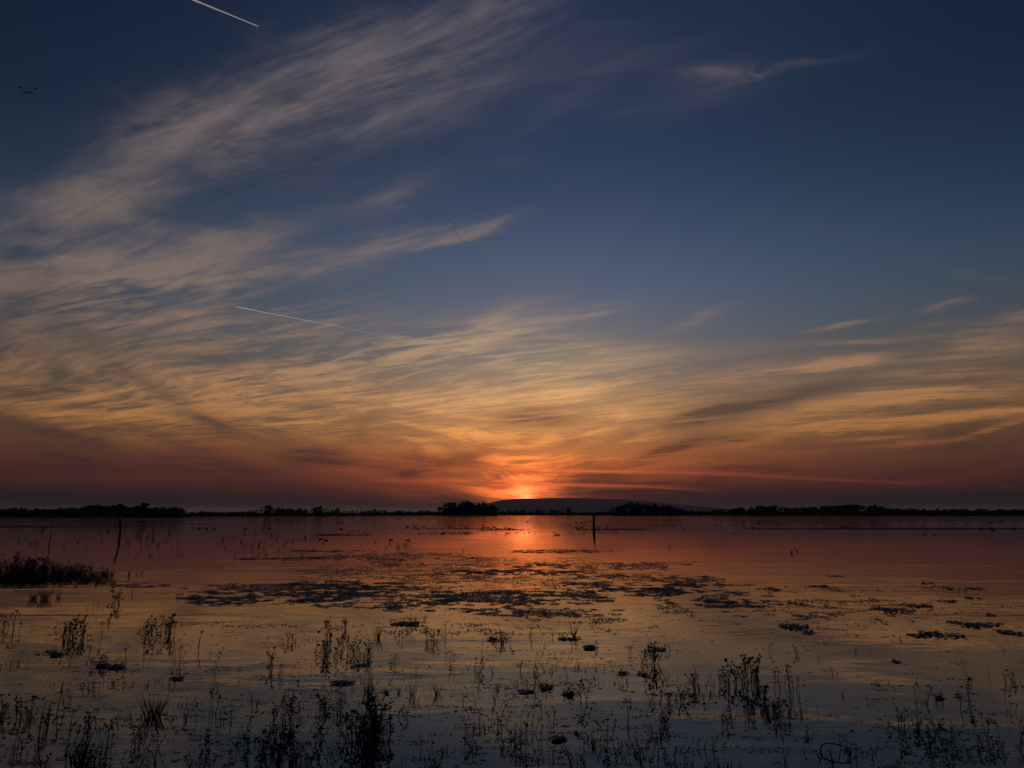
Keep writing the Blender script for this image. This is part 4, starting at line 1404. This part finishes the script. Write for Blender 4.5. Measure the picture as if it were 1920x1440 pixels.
for cx, cy, hw, hh, share in FIELD:
    y0, y1 = on_water(cx, cy + hh).y, on_water(cx, cy - hh).y
    pc = on_water(cx, cy)
    hwm = metres(hw, pc)
    ls = .038
    area = math.pi * hwm * (y1 - y0) / 2
    n = int(min(22000, area * share * 2.1 / (ls * ls * .34)))
    for _ in range(n):
        y = rng.uniform(y0, y1)
        k = y / pc.y
        x = rng.uniform(-1, 1) * hwm
        q = ((x / hwm) ** 2 + ((y - (y0 + y1) / 2) / ((y1 - y0) / 2)) ** 2)
        if q > 1.15:
            continue
        X = pc.x * k + x * k
        f = mnoise.noise((X * .5, y * .6, 2)) * .40 + mnoise.noise((X * 1.5, y * 2.2, 5)) * .62 + mnoise.noise((X * 4.2, y * 5.5, 8)) * .62
        if f < .27 - share * .75 + .45 * max(0, q - .4):
            continue
        weed_leaf(wb, (X, y, rng.random() ** 2 * .006), ls * rng.uniform(.6, 1.3))
# single leaves and scraps adrift all over the near water
for _ in range(2600):
    x, y = rng.uniform(-40, 1960), 1120 + 325 * rng.random() ** .9
    p = on_water(x, y)
    f = mnoise.noise((p.x * .7, p.y * .9, 13)) + .7 * mnoise.noise((p.x * 2.2, p.y * 2.6, 16))
    if f < (.12 if x < 1250 else .30):
        continue
    weed_leaf(wb, (p.x, p.y, 0.0), .010 + .055 * rng.random() ** 2.5, .15)
for _ in range(950):
    x, y = rng.uniform(-40, 1960), 1150 + 295 * rng.random() ** 1.1
    if x > 1300 and rng.random() < .45:
        continue
    p = on_water(x, y)
    ln = rng.uniform(.04, .16) + .35 * rng.random() ** 5
    a = rng.gauss(0, .22)
    n = int(4 + ln * 45)
    for k in range(n):
        t = rng.uniform(-.5, .5)
        w = (1 - 4 * t * t) * .02
        weed_leaf(wb, (p.x + t * ln * math.cos(a) + rng.gauss(0, .01), p.y + t * ln * math.sin(a) + rng.gauss(0, 1) * w, 0.0), rng.uniform(.012, .034), .25)
# thin bands of weed far out
for cx, cy, hw, hh, n in ((1720, 991.3, 210, .9, 1500), (1500, 991.3, 120, .5, 400), (1600, 977, 330, .9, 1300), (40, 987.5, 90, 1.3, 900), (190, 988.5, 130, .6, 500), (1150, 992.6, 70, .9, 500),
                          (945, 993.3, 50, .7, 250), (300, 982, 160, .8, 500), (560, 981, 220, .8, 500), (845, 991.5, 90, .5, 250), (1330, 977, 190, .6, 500), (1000, 1000, 380, 3, 160), (640, 1003, 60, .6, 150), (850, 1000, 40, .4, 80)):
    for _ in range(n):
        a = rng.uniform(0, 6.28)
        r = math.sqrt(rng.random())
        p = on_water(cx + hw * r * math.cos(a), cy + hh * r * math.sin(a))
        weed_leaf(wb, (p.x, p.y, rng.random() ** 2 * .06), rng.uniform(.12, .34))
tag(wb.build('floating_weed', MAT_WEED), 'broad drifting field of small floating leaves across the middle of the water', 'floating weed', kind='stuff')

# tiny sprigs poking through the surface everywhere in the near water
gb = MB()
for _ in range(3600):
    x, y = rng.uniform(-30, 1950), 1190 + 255 * rng.random() ** .8
    p = on_water(x, y)
    f = mnoise.noise((p.x * .8, p.y * .8, 3)) + .6 * mnoise.noise((p.x * 2.4, p.y * 2.4, 6))
    keep = .10 + (.12 if x < 1250 else 0)
    if f < .42 - keep + (.12 if y < 1280 else 0):
        continue
    for _k in range(rng.choice((1, 1, 2, 3))):
        q = p + Vector((rng.gauss(0, .03), rng.gauss(0, .03), -.01))
        h = rng.uniform(.02, .075) * (1.2 if rng.random() < .15 else .8)
        pts = curve(q, (rng.gauss(0, .25), rng.gauss(0, .2), 1), h, (rng.gauss(0, .4), 0, -.1), 3)
        gb.blade(pts, rng.uniform(.004, .010))
        if rng.random() < .3:
            gb.leaf(pts[-1], (rng.gauss(0, 1), rng.gauss(0, 1), .4), (0, 0, 1), .03, .016)
tag(gb.build('small_sprigs', MAT_GRASS), 'countless tiny sprigs poking through the near water', 'water plants', kind='stuff')

# ------------------------------------------------------------------ dusk haze over the whole marsh
def haze():
    x0, x1, y0, y1, z0, z1 = -48000, 48000, -900, 62000, -1.5, 330
    b = MB()
    b.v = [(x, y, z) for z in (z0, z1) for y in (y0, y1) for x in (x0, x1)]
    b.f = [(0, 2, 3, 1), (4, 5, 7, 6), (0, 1, 5, 4), (2, 6, 7, 3), (0, 4, 6, 2), (1, 3, 7, 5)]
    m = bpy.data.materials.new('haze_air')
    m.use_nodes = True
    t = m.node_tree
    t.nodes.remove(t.nodes['Principled BSDF'])
    v = t.nodes.new('ShaderNodeVolumePrincipled')
    v.inputs['Color'].default_value = (0.96, 0.80, 0.74, 1)
    v.inputs['Density'].default_value = 6.5e-5
    v.inputs['Anisotropy'].default_value = 0.3
    t.links.new(v.outputs[0], t.nodes['Material Output'].inputs['Volume'])
    o = b.build('haze', m)
    o['kind'] = 'stuff'
    o['label'] = 'thin dusk haze over the marsh that greys the distant hill'


haze()
